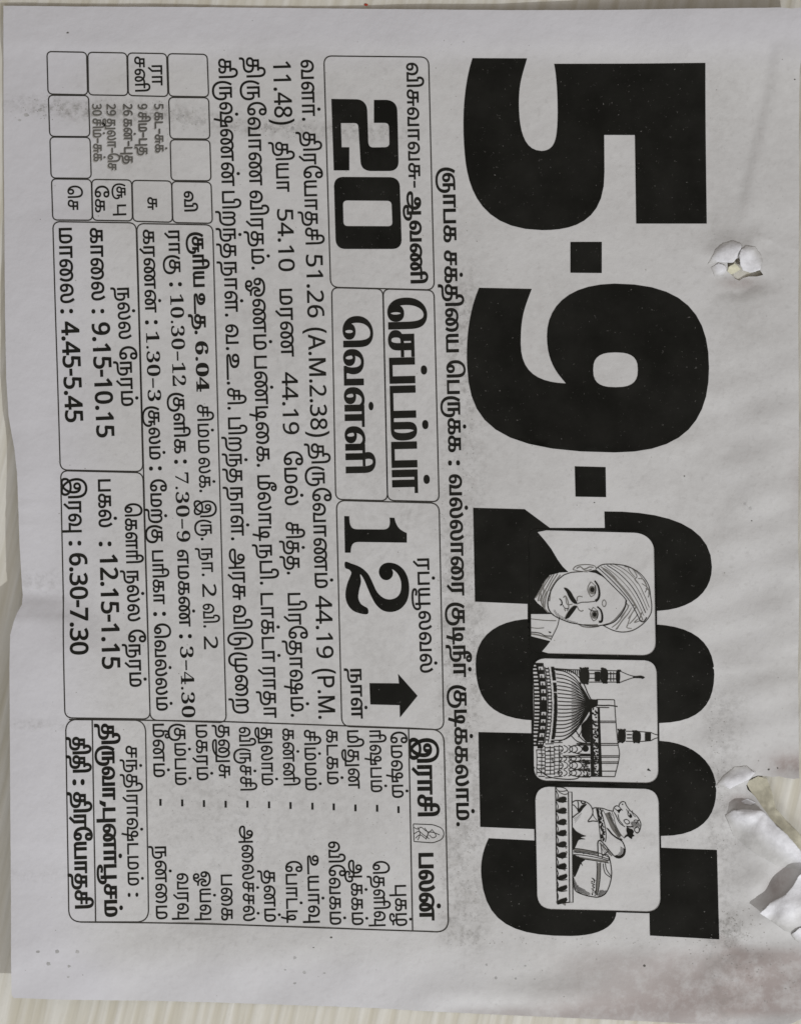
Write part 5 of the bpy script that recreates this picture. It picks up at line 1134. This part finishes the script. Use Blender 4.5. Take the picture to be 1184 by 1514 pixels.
# the block behind the dome
D6([(600, 400), (742, 402)], 1.0)
D6([(742, 402), (752, 560), (768, 740), (782, 830), (770, 910), (744, 1014)], 1.0)
D6([(744, 1014), (600, 1012), (480, 1012)], 1.0)
for yy, x0, x1, w in ((572, 520, 756, .9), (584, 520, 756, .9), (750, 440, 768, 1), (764, 440, 770, 1), (848, 330, 780, 1), (860, 330, 780, .9), (896, 400, 776, .9), (908, 500, 776, .9), (970, 540, 755, 1)):
    D6([(x0, yy), (x1, yy)], w)
dark += [orient(q6([(608, 462), (624, 462), (644, 1010), (618, 1010)]))]
dark += [orient(q6([(545, 480), (562, 470), (585, 1010), (555, 1010)]))]
dark += [orient(q6([(478, 600), (520, 560), (545, 520), (548, 740), (520, 740), (482, 690)]))]
for i in range(120):
    yy = R.uniform(470, 1005)
    xx = 585 + (yy - 470) * .03 + R.uniform(-20, 20)
    dark.append(orient(q6(ellipse(xx, yy, R.uniform(4, 9), R.uniform(4, 9), 6))))
for i in range(60):
    dark.append(orient(q6(ellipse(R.uniform(490, 545), R.uniform(880, 1010), R.uniform(3, 8), R.uniform(4, 9), 6))))
dark.append(orient(q6(ellipse(512, 790, 26, 26, 12))))
D6([(596, 445), (660, 448), (700, 446)], 1.4)
D6([(596, 462), (660, 464), (700, 464)], 1.0)
D6([(690, 446), (730, 450), (766, 456)], 1.4)
# small domes and masonry
for cy, k in ((795, 1.0), (870, .7), (925, 1.0), (985, .8)):
    for j in range(5):
        r = (60 - j * 0) * k
        xx = 300 + j * 38
        D6([(xx, cy - 30 * k), (xx + 24 * k, cy - 18 * k), (xx + 34 * k, cy), (xx + 24 * k, cy + 18 * k), (xx, cy + 30 * k)], 1.0)
    D6([(550, cy - 40 * k), (470, cy - 38 * k), (400, cy - 20 * k), (385, cy), (400, cy + 20 * k), (470, cy + 38 * k), (550, cy + 40 * k)], 1.2)
D6([(430, 640), (470, 700), (520, 745)], 1.4)
D6([(400, 690), (450, 735), (530, 752)], 1.2)
D6([(455, 700), (480, 650), (482, 600)], 1.0)
for gx in (122, 160, 188, 230, 262, 300):
    D6([(gx, 770 if gx > 125 else 800), (gx + 4, 860), (gx + 2, 1000)], 0.9)
for j, gy in enumerate(range(740, 1015, 30)):
    D6([(128 + (j % 2) * 10, gy), (190, gy + 3)], 1.1)
    D6([(192, gy + 14), (260, gy + 12)], 1.1)
    D6([(262, gy + 4), (330, gy + 2)], 0.9)
D6([(120, 940), (180, 990), (240, 1020), (360, 1035), (440, 1030), (470, 1008)], 1.2)
for i in range(16):
    dark.append(orient(q6(ellipse(R.uniform(120, 330), R.uniform(770, 1000), R.uniform(4, 9), R.uniform(3, 7), 6))))
dark.append(orient(q6([(1000, 962), (1012, 946), (1032, 970), (1016, 966)])))
drawing('mosque_drawing', 'ink drawing of a ribbed dome with two minarets', [('mosque_drawing', M_TEXT, dark)])

# seated bull
dark, grey = [], []
D7 = lambda pts, w=1.0, w2=None, t=False: dark.append(st(q7, pts, w, w2, t))
G7 = lambda pts, w=1.0, w2=None, t=False: grey.append(st(q7, pts, w, w2, t))
dark += ring(q7([(360, 160), (386, 160), (394, 998), (369, 998)]), 1.3)
D7([(262, 122), (266, 400), (268, 700), (276, 1012)], 1.4)
D7([(276, 1012), (310, 1004), (345, 1000), (368, 998)], 1.2)
D7([(262, 122), (310, 124), (345, 140), (360, 165)], 1.0)
D7([(262, 122), (290, 160), (330, 178), (355, 172)], 0.9)
ys = [145, 228, 312, 398, 482, 568, 650, 735, 820, 905, 1000]
for a, b in zip(ys[:-1], ys[1:]):
    m = (a + b) / 2
    D7([(268, a + 4), (276, a + 24), (282, m), (276, b - 18), (268, b)], 1.0)
    D7([(282, a + 6), (312, a + 10), (350, a + 4)], 0.9)
    dark.append(orient(q7([(268, b - 10), (300, b - 26), (345, b - 40), (352, b - 22), (340, b - 4), (300, b + 10), (278, b + 4)])) if b > 800 else
                orient(catmull(q7([(268, b - 6), (296, b - 26), (325, b - 34), (345, b - 24), (340, b), (318, b + 14), (300, b + 8), (278, b + 4)]), 3, True)))
    for z in range(3):
        grey.append(orient(q7(ellipse(R.uniform(290, 345), b + R.uniform(-34, 14), 8, 10, 7))))
D7([(388, 240), (412, 226), (450, 226), (490, 234), (525, 258), (545, 300), (538, 340), (508, 384), (545, 380), (582, 384)], 1.2)
D7([(390, 354), (420, 330), (450, 308), (470, 280)], 1.2)
D7([(430, 228), (436, 256), (430, 290), (405, 262), (392, 258)], 1.2)
D7([(455, 228), (466, 248), (490, 240)], 1.6)
dark.append(orient(catmull(q7([(428, 292), (445, 282), (460, 262), (500, 250), (470, 285), (440, 312), (432, 308)]), 3, True)))
D7([(545, 290), (560, 280), (620, 284), (660, 298), (702, 306)], 1.1)
D7([(545, 300), (550, 340), (580, 380)], 0.8)
D7([(700, 306), (706, 278), (726, 264), (742, 268), (748, 250), (768, 233), (790, 238), (800, 262), (830, 302), (870, 334), (896, 366), (910, 402), (904, 444), (888, 470), (868, 462), (862, 440), (884, 424)], 1.1)
D7([(712, 284), (730, 300), (745, 306), (742, 320)], 1.2)
dark.append(orient(q7([(728, 300), (750, 290), (765, 292), (742, 318)])))
D7([(706, 312), (722, 340), (740, 380), (760, 405), (790, 424)], 1.1)
D7([(738, 330), (745, 370), (775, 408)], 0.9)
D7([(780, 376), (800, 368), (820, 380), (822, 398), (800, 402), (780, 378)], 1.0)
dark.extend(hatch(catmull(q7([(838, 384), (880, 384), (904, 400), (900, 430), (870, 425), (850, 440), (835, 410)]), 3, True), 70, 1.5, .75))
dark.append(orient(catmull(q7([(806, 424), (822, 436), (846, 444), (856, 462), (850, 480), (862, 492), (845, 500), (842, 516), (824, 508), (808, 496), (784, 510), (790, 492), (806, 478), (800, 452)]), 3, True)))
dark.append(orient(q7(ellipse(832, 343, 12, 14, 10))))
D7([(800, 420), (830, 425), (850, 420)], 1.4)
D7([(895, 372), (880, 392), (870, 400)], 1.2)
# necklaces
dark_n = []
G7([(618, 290), (640, 330), (665, 385), (690, 440), (730, 490), (770, 522)], 0.9)
G7([(655, 318), (680, 380), (712, 440), (752, 500)], 6.4)
G7([(690, 312), (705, 350), (720, 410), (750, 470), (785, 512)], 0.9)
D7([(660, 440), (690, 478), (730, 510), (768, 526)], 2.0)
for i in range(26):
    t = i / 25
    dark.append(orient(q7(ellipse(590 + 34 * t + R.uniform(-10, 10), 290 + 235 * t, 8, 7, 7))))
    dark.append(orient(q7(ellipse(606 + 28 * t + R.uniform(-10, 10), 294 + 235 * t, 5, 6, 6))))
D7([(572, 286), (582, 340), (594, 420), (602, 500), (612, 540)], 1.0)
D7([(604, 286), (622, 350), (640, 430), (646, 500), (640, 540)], 1.0)
# hump and hind
D7([(650, 432), (690, 482), (740, 516), (772, 540), (790, 590), (784, 636), (752, 660), (715, 652), (672, 606), (640, 566), (604, 530), (584, 540), (584, 600), (585, 650)], 1.3, 1.5)
D7([(788, 590), (780, 632), (748, 652), (716, 646)], 3.0)
dark.extend(hatch(q7([(755, 575), (785, 590), (782, 632), (750, 650), (722, 645), (752, 612)]), 30, 1.6, .7))
D7([(768, 250), (774, 256)], 1.8)
D7([(868, 430), (884, 426), (898, 440), (896, 462), (880, 472), (866, 460)], 1.0)
D7([(845, 300), (850, 330), (870, 350)], .8)
D7([(820, 300), (812, 322), (818, 345), (845, 350)], .8)
D7([(856, 380), (872, 372), (890, 380)], .9)
D7([(742, 268), (756, 284), (772, 300)], 1.0)
D7([(800, 290), (815, 315), (838, 330)], .8)
dark.extend(hatch(q7([(402, 600), (575, 622), (575, 642), (402, 618)]), 0, 1.3, .6))
dark.extend(hatch(q7([(655, 318), (690, 400), (745, 500), (760, 490), (712, 400), (680, 310)]), 60, 1.5, .7))
dark.extend(hatch(q7([(400, 355), (425, 345), (470, 300), (450, 350), (410, 400)]), 40, 2.0, .5))
dark.extend(hatch(q7([(600, 540), (640, 570), (690, 640), (650, 640), (610, 600)]), 60, 2.2, .5))
G7([(600, 548), (620, 568), (655, 606), (690, 646)], 2.0)
D7([(606, 560), (612, 600), (618, 640), (650, 618), (662, 612)], 1.0)
D7([(616, 662), (622, 642), (650, 634), (664, 650), (670, 680)], 1.0)
for a, b in ((0, .9), (28, .9), (46, .9), (76, .9)):
    D7([(398, 588 + a), (470, 596 + a * .95), (580, 620 + a * .85), (668, 654 + a * .6)], b)
G7([(400, 600), (500, 608), (580, 622)], 3.4)
G7([(400, 652), (500, 668), (660, 690)], 2.8)
D7([(576, 690), (578, 760), (572, 860), (568, 945)], 1.0)
D7([(604, 695), (602, 790), (592, 880), (578, 946)], 1.0)
G7([(591, 700), (588, 800), (575, 940)], 3.0)
for i in range(22):
    dark.append(orient(q7(ellipse(548 + R.uniform(-12, 14), 815 + i * 6.2, R.uniform(4, 7), R.uniform(3, 6), 6))))
D7([(624, 704), (628, 740), (642, 780), (680, 808)], 1.0)
D7([(640, 700), (650, 750), (684, 800)], 1.0)
D7([(668, 650), (680, 700), (688, 770), (682, 830), (664, 890), (636, 936), (590, 958), (545, 956), (480, 942), (415, 912), (400, 860), (396, 800)], 1.2)
for q in ([(388, 430), (420, 458), (470, 486), (495, 494), (450, 505), (490, 518), (440, 522), (420, 560), (398, 600), (388, 560)],
          [(392, 640), (440, 655), (486, 672), (455, 700), (430, 760), (405, 806), (396, 760)],
          [(396, 800), (430, 866), (480, 900), (525, 930), (510, 946), (430, 918), (404, 880)],
          [(600, 905), (640, 908), (650, 916), (625, 948), (585, 956), (590, 925)]):
    dark.append(orient(catmull(q7(q), 3, True))) if q[0][0] < 395 else dark.extend(hatch(catmull(q7(q), 3, True), 25, 1.35, .75))
for i in range(14):
    D7([(396 + i * 3, 690 - i * 8 + 60), (440 + i * 2, 680 + i * 3)], .7)
drawing('bull_drawing', 'ink drawing of a garlanded seated bull on a carved plinth', [('bull_drawing', M_TEXT, dark), ('shading', M_GREY, grey)])

# ------------------------------------------------------------------ ruled boxes
LW = 1.75


def box(corners, r, w=LW, mat=None):
    return print_shape('ruled_box', ring(rounded(corners, r), w), mat or M_LINE, page, up=0.35)


def rule(pts, w=LW):
    return print_shape('ruled_line', [strip(dense(pts, 12), w)], M_LINE, page, up=0.5)


c1 = lambda pts: px(50, 60, 3.946, pts)
for q in ([(80, 66), (311, 70), (317, 318), (86, 313)], [(88, 320), (322, 322), (330, 562), (96, 560)], [(97, 564), (331, 566), (338, 805), (104, 803)], [(106, 808), (338, 811), (345, 1050), (114, 1048)],
          [(318, 70), (545, 74), (551, 322), (322, 318)], [(341, 811), (573, 815), (579, 1054), (347, 1050)], [(550, 74), (777, 78), (785, 328), (554, 322)], [(576, 817), (806, 821), (812, 1062), (582, 1056)],
          [(783, 78), (1013, 82), (1022, 330), (790, 326)], [(789, 333), (1022, 335), (1029, 576), (797, 574)], [(798, 580), (1029, 582), (1036, 820), (804, 818)], [(807, 824), (1036, 828), (1044, 1068), (814, 1064)]):
    box(c1(q), 6.5)
box([(79, 328), (202, 330), (212, 697.5), (90, 695)], 10)
box([(90.5, 696), (212, 699), (223, 1063), (99, 1060)], 10)
box([(203, 331), (315, 333), (335, 1068.5), (223, 1064.5)], 10)
box([(479, 83), (633.5, 85), (642, 429), (489, 425)], 11)
box([(490.5, 425.5), (566, 427.5), (573, 740.5), (496.5, 738.5)], 9)
box([(566.5, 427.5), (641.5, 429.5), (649, 742), (573, 740)], 9)
box([(497.5, 740), (649, 744), (656, 1079), (505.5, 1074)], 12)
box([(100, 1062), (216, 1064.5), (221, 1362), (105, 1360)], 16)
rule([(138.5, 1062.5), (143.8, 1360.5)])
rule([(105, 1062.5), (335, 1067), (604, 1076.5), (633, 1078)])
rule([(122, 1360.5), (350, 1366.5), (640, 1377)])
rule([(604, 1076.5), (610, 1375.5)])
rule(rounded([(633, 1078), (656, 1079), (663, 1378), (636, 1377)], [0, 17, 17, 0])[:], LW)

# ------------------------------------------------------------------ lettering
SB = 18.3     # body height of the running text
# headline proverb
text_line([('ஞாபக', 248, 359), ('சக்தியை', 370.5, 521.5), ('பெருக்க', 533, 669), (':', 681, 688.5, {'d': 1, 'h': 20, 'w': (.9, .9)}), ('வல்லாரை', 701.5, 881), ('குடிநீர்', 891, 1001.5), ('குடிக்கலாம்.', 1013, 1221.5)],
          ((654, 250), (675, 1212)), 18.0, (1.0, 0.35), parent=page)
# four lines of running text
text_line([('வளர்.', 89, 179), ('திரயோதசி', 195, 362), ('51.26', 377, 470, {'d': 1, 'h': 24}), ('(A.M.2.38)', 485, 646.5, {'d': 1, 'h': 24}), ('திருவோணம்', 655.6, 870), ('44.19', 881, 973.5, {'d': 1, 'h': 24}), ('(P.M.', 989, 1063, {'d': 1, 'h': 24})],
          ((445.3, 100), (471.3, 1060)), SB, parent=page)
text_line([('11.48)', 91.5, 185, {'d': 1, 'h': 25.5}), ('தியா', 210, 284.5), ('54.10', 309.6, 401.6, {'d': 1, 'h': 23}), ('மரண', 427.5, 528), ('44.19', 550.7, 642.6, {'d': 1, 'h': 23}), ('மேல்', 667.7, 747.6), ('சித்த.', 772, 849.5), ('பிரதோஷம்.', 877, 1060)],
          ((404.5, 100), (430.5, 1050)), SB, parent=page)
text_line([('திருவோண', 85, 275), ('விரதம்.', 282, 399), ('ஓணம்', 411, 518), ('பண்டிகை.', 526.5, 690.5), ('மீலாடி', 703, 800), ('நபி.', 804.5, 864.5), ('டாக்டர்', 877, 979.5), ('ராதா', 986.5, 1062)],
          ((364.5, 90), (390.5, 1060)), SB, parent=page)
text_line([('கிருஷ்ணன்', 87, 276), ('பிறந்த', 283, 382), ('நாள்.', 386.5, 468.5), ('வ.', 480, 518), ('உ', 523.5, 562), ('.', 564.5, 569), ('சி.', 574, 606), ('பிறந்த', 617.5, 714), ('நாள்.', 719.5, 799), ('அரசு', 811, 887.5), ('விடுமுறை', 895, 1055.5)],
          ((323.5, 90), (349.7, 1060)), SB, parent=page)
# zodiac list: sign, dash, word
RAS = [('மேஷம்', 1082, 1180, 578.7, 'புகழ்', 1308.5, 1369, 584.6, 588, 1197), ('ரிஷபம்', 1080, 1171.6, 547.5, 'தெளிவு', 1273, 1369, 552.5, 556.5, 1195), ('மிதுன', 1080, 1166.5, 514.5, 'ஆக்கம்', 1271, 1367.5, 519.6, 524.5, 1194.5),
       ('கடகம்', 1078.7, 1160, 483.4, 'விவேகம்', 1244, 1367, 487, 492.5, 1193), ('சிம்மம்', 1079, 1169, 451, 'உயர்வு', 1264.5, 1364, 455.6, 461, 1192), ('கன்னி', 1077, 1161.5, 419, 'போட்டி', 1273, 1364, 423.4, 428.7, 1191),
       ('துலாம்', 1075, 1161.5, 386.8, 'தனம்', 1286.5, 1362.5, 391, 397, 1190), ('விருச்சி', 1075, 1169, 355, 'அலைச்சல்', 1220.6, 1361.5, 359, 365, 1189), ('தனுசு', 1071.5, 1151, 323.7, 'பகை', 1293, 1360.5, 327.7, 333, 1189),
       ('மகரம்', 1071.5, 1154, 291, 'ஓய்வு', 1288, 1360, 296, 301, 1188), ('கும்பம்', 1070, 1161, 259, 'வரவு', 1290.7, 1359, 263, 269, 1187), ('மீனம்', 1070, 1149, 227.4, 'நன்மை', 1250, 1358.5, 231, 237, 1186)]
for a, y0, y1, xa, b, y2, y3, xb, dx, dy in RAS:
    text_line([(a, y0, y1), ('-', dy - 5, dy + 5, {'d': 1, 'h': 17, 'base': ((dx - 6.2, dy - 10), (dx - 6.0, dy + 10)), 'w': (.1, .6)}), (b, y2, y3)], ((xa, (y0 + y1) / 2), (xb, (y2 + y3) / 2)), 16.2, (0.28, 0.25), parent=page)
text_line([('இராசி', 1090.5, 1207), ('பலன்', 1261, 1361)], ((616.5, 1100), (620.5, 1350)), 21, (1.45, 0.55), parent=page)
# moon box
text_line([('திதி', 1088, 1141), (':', 1150.5, 1159.5, {'d': 1, 'h': 20, 'w': (1.2, 1)}), ('திரயோதசி', 1169, 1341)], ((110.3, 1100), (114.0, 1330)), 17.5, (1.2, 0.5), parent=page)
text_line([('திருவா', 1069, 1182), (',', 1182, 1192, {'d': 1, 'h': 21, 'w': (.9, .9)}), ('புனர்பூசம்', 1193, 1354)], ((152, 1080), (157, 1350)), 17.8, (1.35, 0.5), parent=page)
text_line([('சந்திராஷ்டமம்', 1102, 1308.5), (':', 1319, 1325, {'d': 1, 'h': 19})], ((187.5, 1110), (190.8, 1320)), 15.8, (0.28, 0.25), parent=page)
# good hours
DB = {'d': 1, 'h': 25, 'w': (1.0, .75)}
CL = {'d': 1, 'h': 22, 'w': (.8, .8)}
text_line([('மாலை', 337.6, 449), (':', 457.5, 464, CL), ('4.45-5.45', 476, 625, {**DB, 'base': ((92, 480), (98, 620))})], ((88.3, 345), (91.5, 470)), 18.6, (0.5, 0.42), parent=page)
text_line([('காலை', 337.5, 445), (':', 457.5, 464, CL), ('9.15-10.15', 477.5, 647.5, {**DB, 'base': ((137.3, 480), (144, 640))})], ((134.3, 345), (137.5, 470)), 18, (0.5, 0.42), parent=page)
text_line([('நல்ல', 425, 502), ('நேரம்', 512.5, 601)], ((174.2, 430), (180, 590)), 17, (0.42, 0.38), parent=page)
text_line([('இரவு', 706.5, 787.5), (':', 800, 807, CL), ('6.30-7.30', 818, 967.5, {**DB, 'base': ((104, 820), (107, 960))})], ((101.5, 720), (103.5, 805)), 18.4, (0.5, 0.42), parent=page)
text_line([('பகல்', 709, 780), (':', 801, 808, CL), ('12.15-1.15', 820.5, 989, {**DB, 'base': ((149, 820), (153.5, 985))})], ((146, 715), (148, 805)), 18, (0.5, 0.42), parent=page)
text_line([('கௌரி', 744.5, 833), ('நல்ல', 843, 919), ('நேரம்', 931, 1015.6)], ((185.5, 750), (193, 1010)), 16.8, (0.42, 0.38), parent=page)
# sunrise and planetary hours
SD = {'serif': 1, 'd': 1, 'h': 19.5, 'w': (-.25, -.05)}
text_line([('சூரிய', 344, 425, {'w': (1.0, .4)}), ('உத.', 434, 494.7, {'w': (1.0, .4)}), ('6.04', 505, 579.6, {'serif': 1, 'd': 1, 'h': 18.5, 'w': (.5, .2)}), ('சிம்ம', 598.6, 671), ('லக்.', 677, 728), ('இரு.', 739.5, 799), ('நா.', 810, 852),
           ('2', 863.6, 882.6, {'d': 1, 'h': 20}), ('வி.', 892.7, 928), ('2', 941, 960, {'d': 1, 'h': 20})], ((284.5, 345), (302.5, 955)), 16, (0.25, 0.25), parent=page)
text_line([('ராகு', 341.5, 406), (':', 418, 424, CL), ('10.30–12', 436, 571, SD), ('குளிக', 581, 671), (':', 680, 686, CL), ('7.30–9', 699, 801.5, SD), ('எமகண்', 813, 927), (':', 938, 944, CL), ('3–4.30', 956, 1061, SD)],
          ((249.7, 345), (269.7, 1058)), 16, (0.5, 0.25), parent=page)
text_line([('கரணன்', 340, 463), (':', 474, 480, CL), ('1.30–3', 491, 593.5, SD), ('சூலம்', 601, 680), (':', 690, 696, CL), ('மேற்கு', 709, 803.5), ('பரிகா', 814, 894), (':', 905, 911, CL), ('வெல்லம்', 922, 1051)],
          ((212.3, 345), (232.3, 1048)), 16, (0.5, 0.25), parent=page)
# planet grid
text_line([('ரா', 97, 127)], ((225, 97), (225.6, 127)), 15, (.3, .3), parent=page)
text_line([('சனி', 84, 136)], ((199.5, 84), (200.8, 136)), 14.5, (.3, .3), parent=page)
for t, y1, xa, wd in (('5 கட–சுக்', 226, 229, 0), ('9 சிம–புத', 230, 205, 0), ('26 கன்–புத', 242.5, 183, 0), ('29 துலா–செ', 252, 158.5, 0), ('30 சிம்–சுக்', 239, 137.5, 0)):
    num, rest = t.split(' ')
    yn = 154 + (8 if len(num) == 1 else 17.5)
    text_line([(num, 154, yn, {'d': 1, 'h': 13}), (rest, yn + 4, y1)], ((xa, 154), (xa + 2, 240)), 11.8, (0.36, 0.32), mat=M_FADED, parent=page)
    text_line([(num, 155.5, yn + 1.5, {'d': 1, 'h': 13}), (rest, yn + 5.5, y1 + 1.5)], ((xa - 1.3, 154), (xa + .7, 240)), 11.8, (0.1, 0.1), mat=M_SMEAR, parent=page, name='smeared_text')
text_line([('செ', 275, 311)], ((100.8, 275), (101.8, 311)), 14.5, (.3, .3), parent=page)
text_line([('கே', 275, 314.7)], ((141, 275), (142, 315)), 13.8, (.3, .3), parent=page)
text_line([('சூ', 271.6, 295), ('பு', 303, 319)], ((173, 272), (174.5, 319)), 12.8, (.3, .3), parent=page)
text_line([('சு', 292, 311)], ((218.8, 290), (219.5, 312)), 13.5, (.3, .3), parent=page)
text_line([('வி', 283, 313.4)], ((272.8, 283), (273.6, 313)), 13, (.4, .4), parent=page)
# month names and headings
text_line([('விசுவாவசு', 93.4, 266), ('-', 268, 278, {'d': 1, 'h': 19}), ('ஆவணி', 283, 419.5, {'w': (1.2, .5)})], ((601, 95), (607.5, 415)), 16.5, (.4, .35), parent=page)
text_line([('செப்டம்பர்', 441, 730)], ((573, 445), (580, 728)), 38, (3.1, 0.0), parent=page)
text_line([('வெள்ளி', 468, 700)], ((507, 470), (511.5, 698)), 29, (2.6, 0.1), parent=page)
text_line([('ரப்யூலவல்', 826, 995)], ((617, 830), (621.5, 990)), 17, (.4, .35), parent=page)
text_line([('நாள்', 988, 1063)], ((518, 990), (520, 1060)), 16, (.6, .3), parent=page)

# numerals 20, 1, 2 and the arrow
b5 = lambda pts: px(300, 60, 3.289, pts)
b7 = lambda pts: px(300, 730, 2.96, pts)
print_shape('month_numeral', [orient(dense(b5([(625, 285), (750, 287)] + bez((750, 287), (780, 290), (797, 310), (799, 340)) + [(804, 495)] + bez((804, 495), (806, 515), (815, 521), (830, 521)) + [(885, 520)] + bez((885, 520), (900, 519), (907, 512), (907, 497))
            + [(905, 425)] + bez((905, 425), (904, 408), (898, 402), (882, 401)) + [(832, 401), (832, 290), (890, 290)] + bez((890, 290), (925, 292), (944, 310), (945, 345)) + [(951, 590)] + bez((951, 590), (950, 620), (935, 634), (905, 635))
            + [(815, 635)] + bez((815, 635), (785, 632), (770, 620), (767, 590)) + [(757, 425)] + bez((757, 425), (755, 407), (750, 403), (735, 402)) + [(671, 402), (675, 520), (712, 520), (712, 632), (637, 632)]), 10, True))], M_INK, page, grid=10)
print_shape('month_numeral', [orient(dense(rounded(b5([(637, 664), (956, 666), (967, 1014), (647, 1014)]), 13), 10, True)), orient(dense(rounded(b5([(681, 778), (917, 780), (922, 904), (684, 903)]), 6), 8, True), -1)], M_INK, page, grid=10)
print_shape('month_numeral', [orient(dense(b7([(619, 98), (641, 99)] + bez((641, 99), (640, 140), (650, 156), (675, 156)) + [(790, 157)] + bez((790, 157), (815, 156), (822, 140), (817, 105)) + [(838, 106)] + bez((838, 106), (845, 140), (858, 160), (892, 172)) + [(892, 214), (680, 211)]
            + bez((680, 211), (655, 212), (647, 225), (647, 258)) + [(622, 258)]), 8, True))], M_INK, page, grid=10)
two_s = [(623, 298), (650, 306), (690, 322), (722, 350), (742, 388), (762, 430), (790, 456), (820, 463), (850, 452), (866, 425), (867, 385), (852, 350), (828, 330), (832, 345), (826, 366), (806, 378), (784, 372), (771, 350), (774, 325), (790, 308), (815, 302),
         (850, 310), (880, 335), (898, 375), (902, 425), (892, 470), (865, 503), (828, 517), (790, 512), (760, 488), (740, 455), (722, 415), (705, 375), (688, 352), (692, 385), (684, 420), (680, 455), (690, 480), (705, 492), (722, 503), (721, 526), (690, 524), (655, 510), (632, 480), (624, 440), (632, 395), (646, 360), (650, 345), (640, 332), (623, 324)]
print_shape('month_numeral', [orient(dense(catmull(b7(two_s), 3, True), 8, True))], M_INK, page, grid=10)
print_shape('arrow_symbol', [orient(dense(b7([(729, 829), (858, 830), (854, 788), (939, 884), (862, 979), (861, 925), (733, 922)]), 8, True))], M_INK, page, grid=10)

# small arched vignette beside the zodiac heading
van = []
van += ring(rounded([(611, 1218), (640, 1219), (656, 1225), (656, 1240), (640, 1246), (612, 1244)], [1, 4, 7, 7, 4, 1]), 1.2)
b8 = lambda pts: px(300, 1050, 2.96, pts)
for a in ([(922, 512), (940, 520), (955, 512), (980, 530), (1010, 535), (1035, 545)], [(930, 560), (950, 545), (975, 560), (985, 540), (1000, 525)], [(925, 540), (945, 530), (965, 545), (990, 562)], [(940, 512), (950, 540), (940, 568)], [(970, 515), (985, 540), (975, 565)], [(1000, 520), (1020, 548), (1005, 558), (990, 545)]):
    van.append(st(b8, a, 1.0))
print_shape('arched_vignette', van, M_LINE, page, up=0.4)

# ------------------------------------------------------------------ loose specks of ink
rs = random.Random(21)


def specks(name, spots, mat, up):
    vs, fs = [], []
    for x, y, r in spots:
        n = rs.choice((5, 6, 7))
        b = len(vs)
        ph = rs.uniform(0, 6.28)
        e = rs.uniform(.55, 1)
        pts = [(x + r * rs.uniform(.6, 1.1) * math.cos(ph + 6.283 * i / n), y + r * e * rs.uniform(.6, 1.1) * math.sin(ph + 6.283 * i / n)) for i in range(n)]
        vs += pts
        fs += [(b, b + i + 1, b + i) for i in range(1, n - 1)]
    a = np.array(vs)
    o = mesh_obj(name, P3(a[:, 0], a[:, 1], up), fs, mat, page)
    o['kind'] = 'stuff'
    return o


sp = []
def cloud(n, cx, cy, sx, sy, r0=.4, r1=1.0, lim=(10, 1180, 20, 1490)):
    for _ in range(n):
        x, y = rs.gauss(cx, sx), rs.gauss(cy, sy)
        if lim[0] < x < lim[1] and lim[2] < y < lim[3]:
            sp.append((x, y, rs.uniform(r0, r1) ** 1.0))


def field(n, x0, x1, y0, y1, r0=.35, r1=.9):
    for _ in range(n):
        sp.append((rs.uniform(x0, x1), rs.uniform(y0, y1), rs.uniform(r0, r1)))


field(260, 642, 705, 720, 1400)
field(60, 650, 700, 90, 720)
field(90, 683, 700, 420, 1240)
field(110, 1048, 1070, 1030, 1390)
field(240, 30, 1160, 30, 1480, .4, 1.1)
field(50, 700, 1050, 1384, 1396)
field(260, 230, 600, 1090, 1360, .35, .7)
cloud(60, 215, 168, 60, 9)
cloud(40, 75, 160, 30, 8)
cloud(60, 400, 190, 90, 8)
cloud(90, 1085, 1380, 30, 22, .5, 1.3)
cloud(60, 1130, 1440, 50, 30, .5, 1.4)
sp = [s for s in sp if not (1100 < s[0] and 1140 < s[1] < 1280) and not (1060 < s[0] < 1135 and 370 < s[1] < 430)]
specks('ink_specks', sp, M_SPECK, 0.3)
dk = [(563, 291, 1), (101, 49, 2.4), (833, 456, 1.2), (1011, 704, 1.3), (878, 743, 1.4), (490, 1385, 2.6), (464, 1400, 1.5), (1135, 1137, 1.8), (1148, 1135, 1.5), (1172, 120, 1.6), (952, 1427, 2.6), (190, 535, 1), (1110, 770, 1.5), (1160, 1330, 1)]
specks('ink_specks', dk, M_FADED, 0.3)
soft = [(x, y, r) for x, y, r in ((436, 1415, 3), (450, 1437, 3), (436, 1453, 3), (480, 1438, 2.4), (422, 1433, 2.2), (88, 1403, 4), (118, 1404, 4), (75, 1421, 4), (105, 1425, 3), (60, 1403, 3), (719, 1426, 2.5), (733, 1445, 2.8), (762, 1446, 2.8),
                                  (790, 1447, 2.2), (776, 1427, 2.4), (104, 1441, 2.4), (40, 170, 4), (60, 163, 3.6), (30, 178, 3), (92, 160, 3.4), (190, 165, 3), (270, 172, 3), (343, 188, 3), (378, 187, 3), (433, 190, 4), (450, 187, 3), (482, 190, 3.5), (1100, 745, 3), (1108, 752, 3))]
specks('ink_specks', [s for s in soft if True], flat_mat('faint_offset_ink', (0.415, 0.41, 0.405, 1)), 0.12)
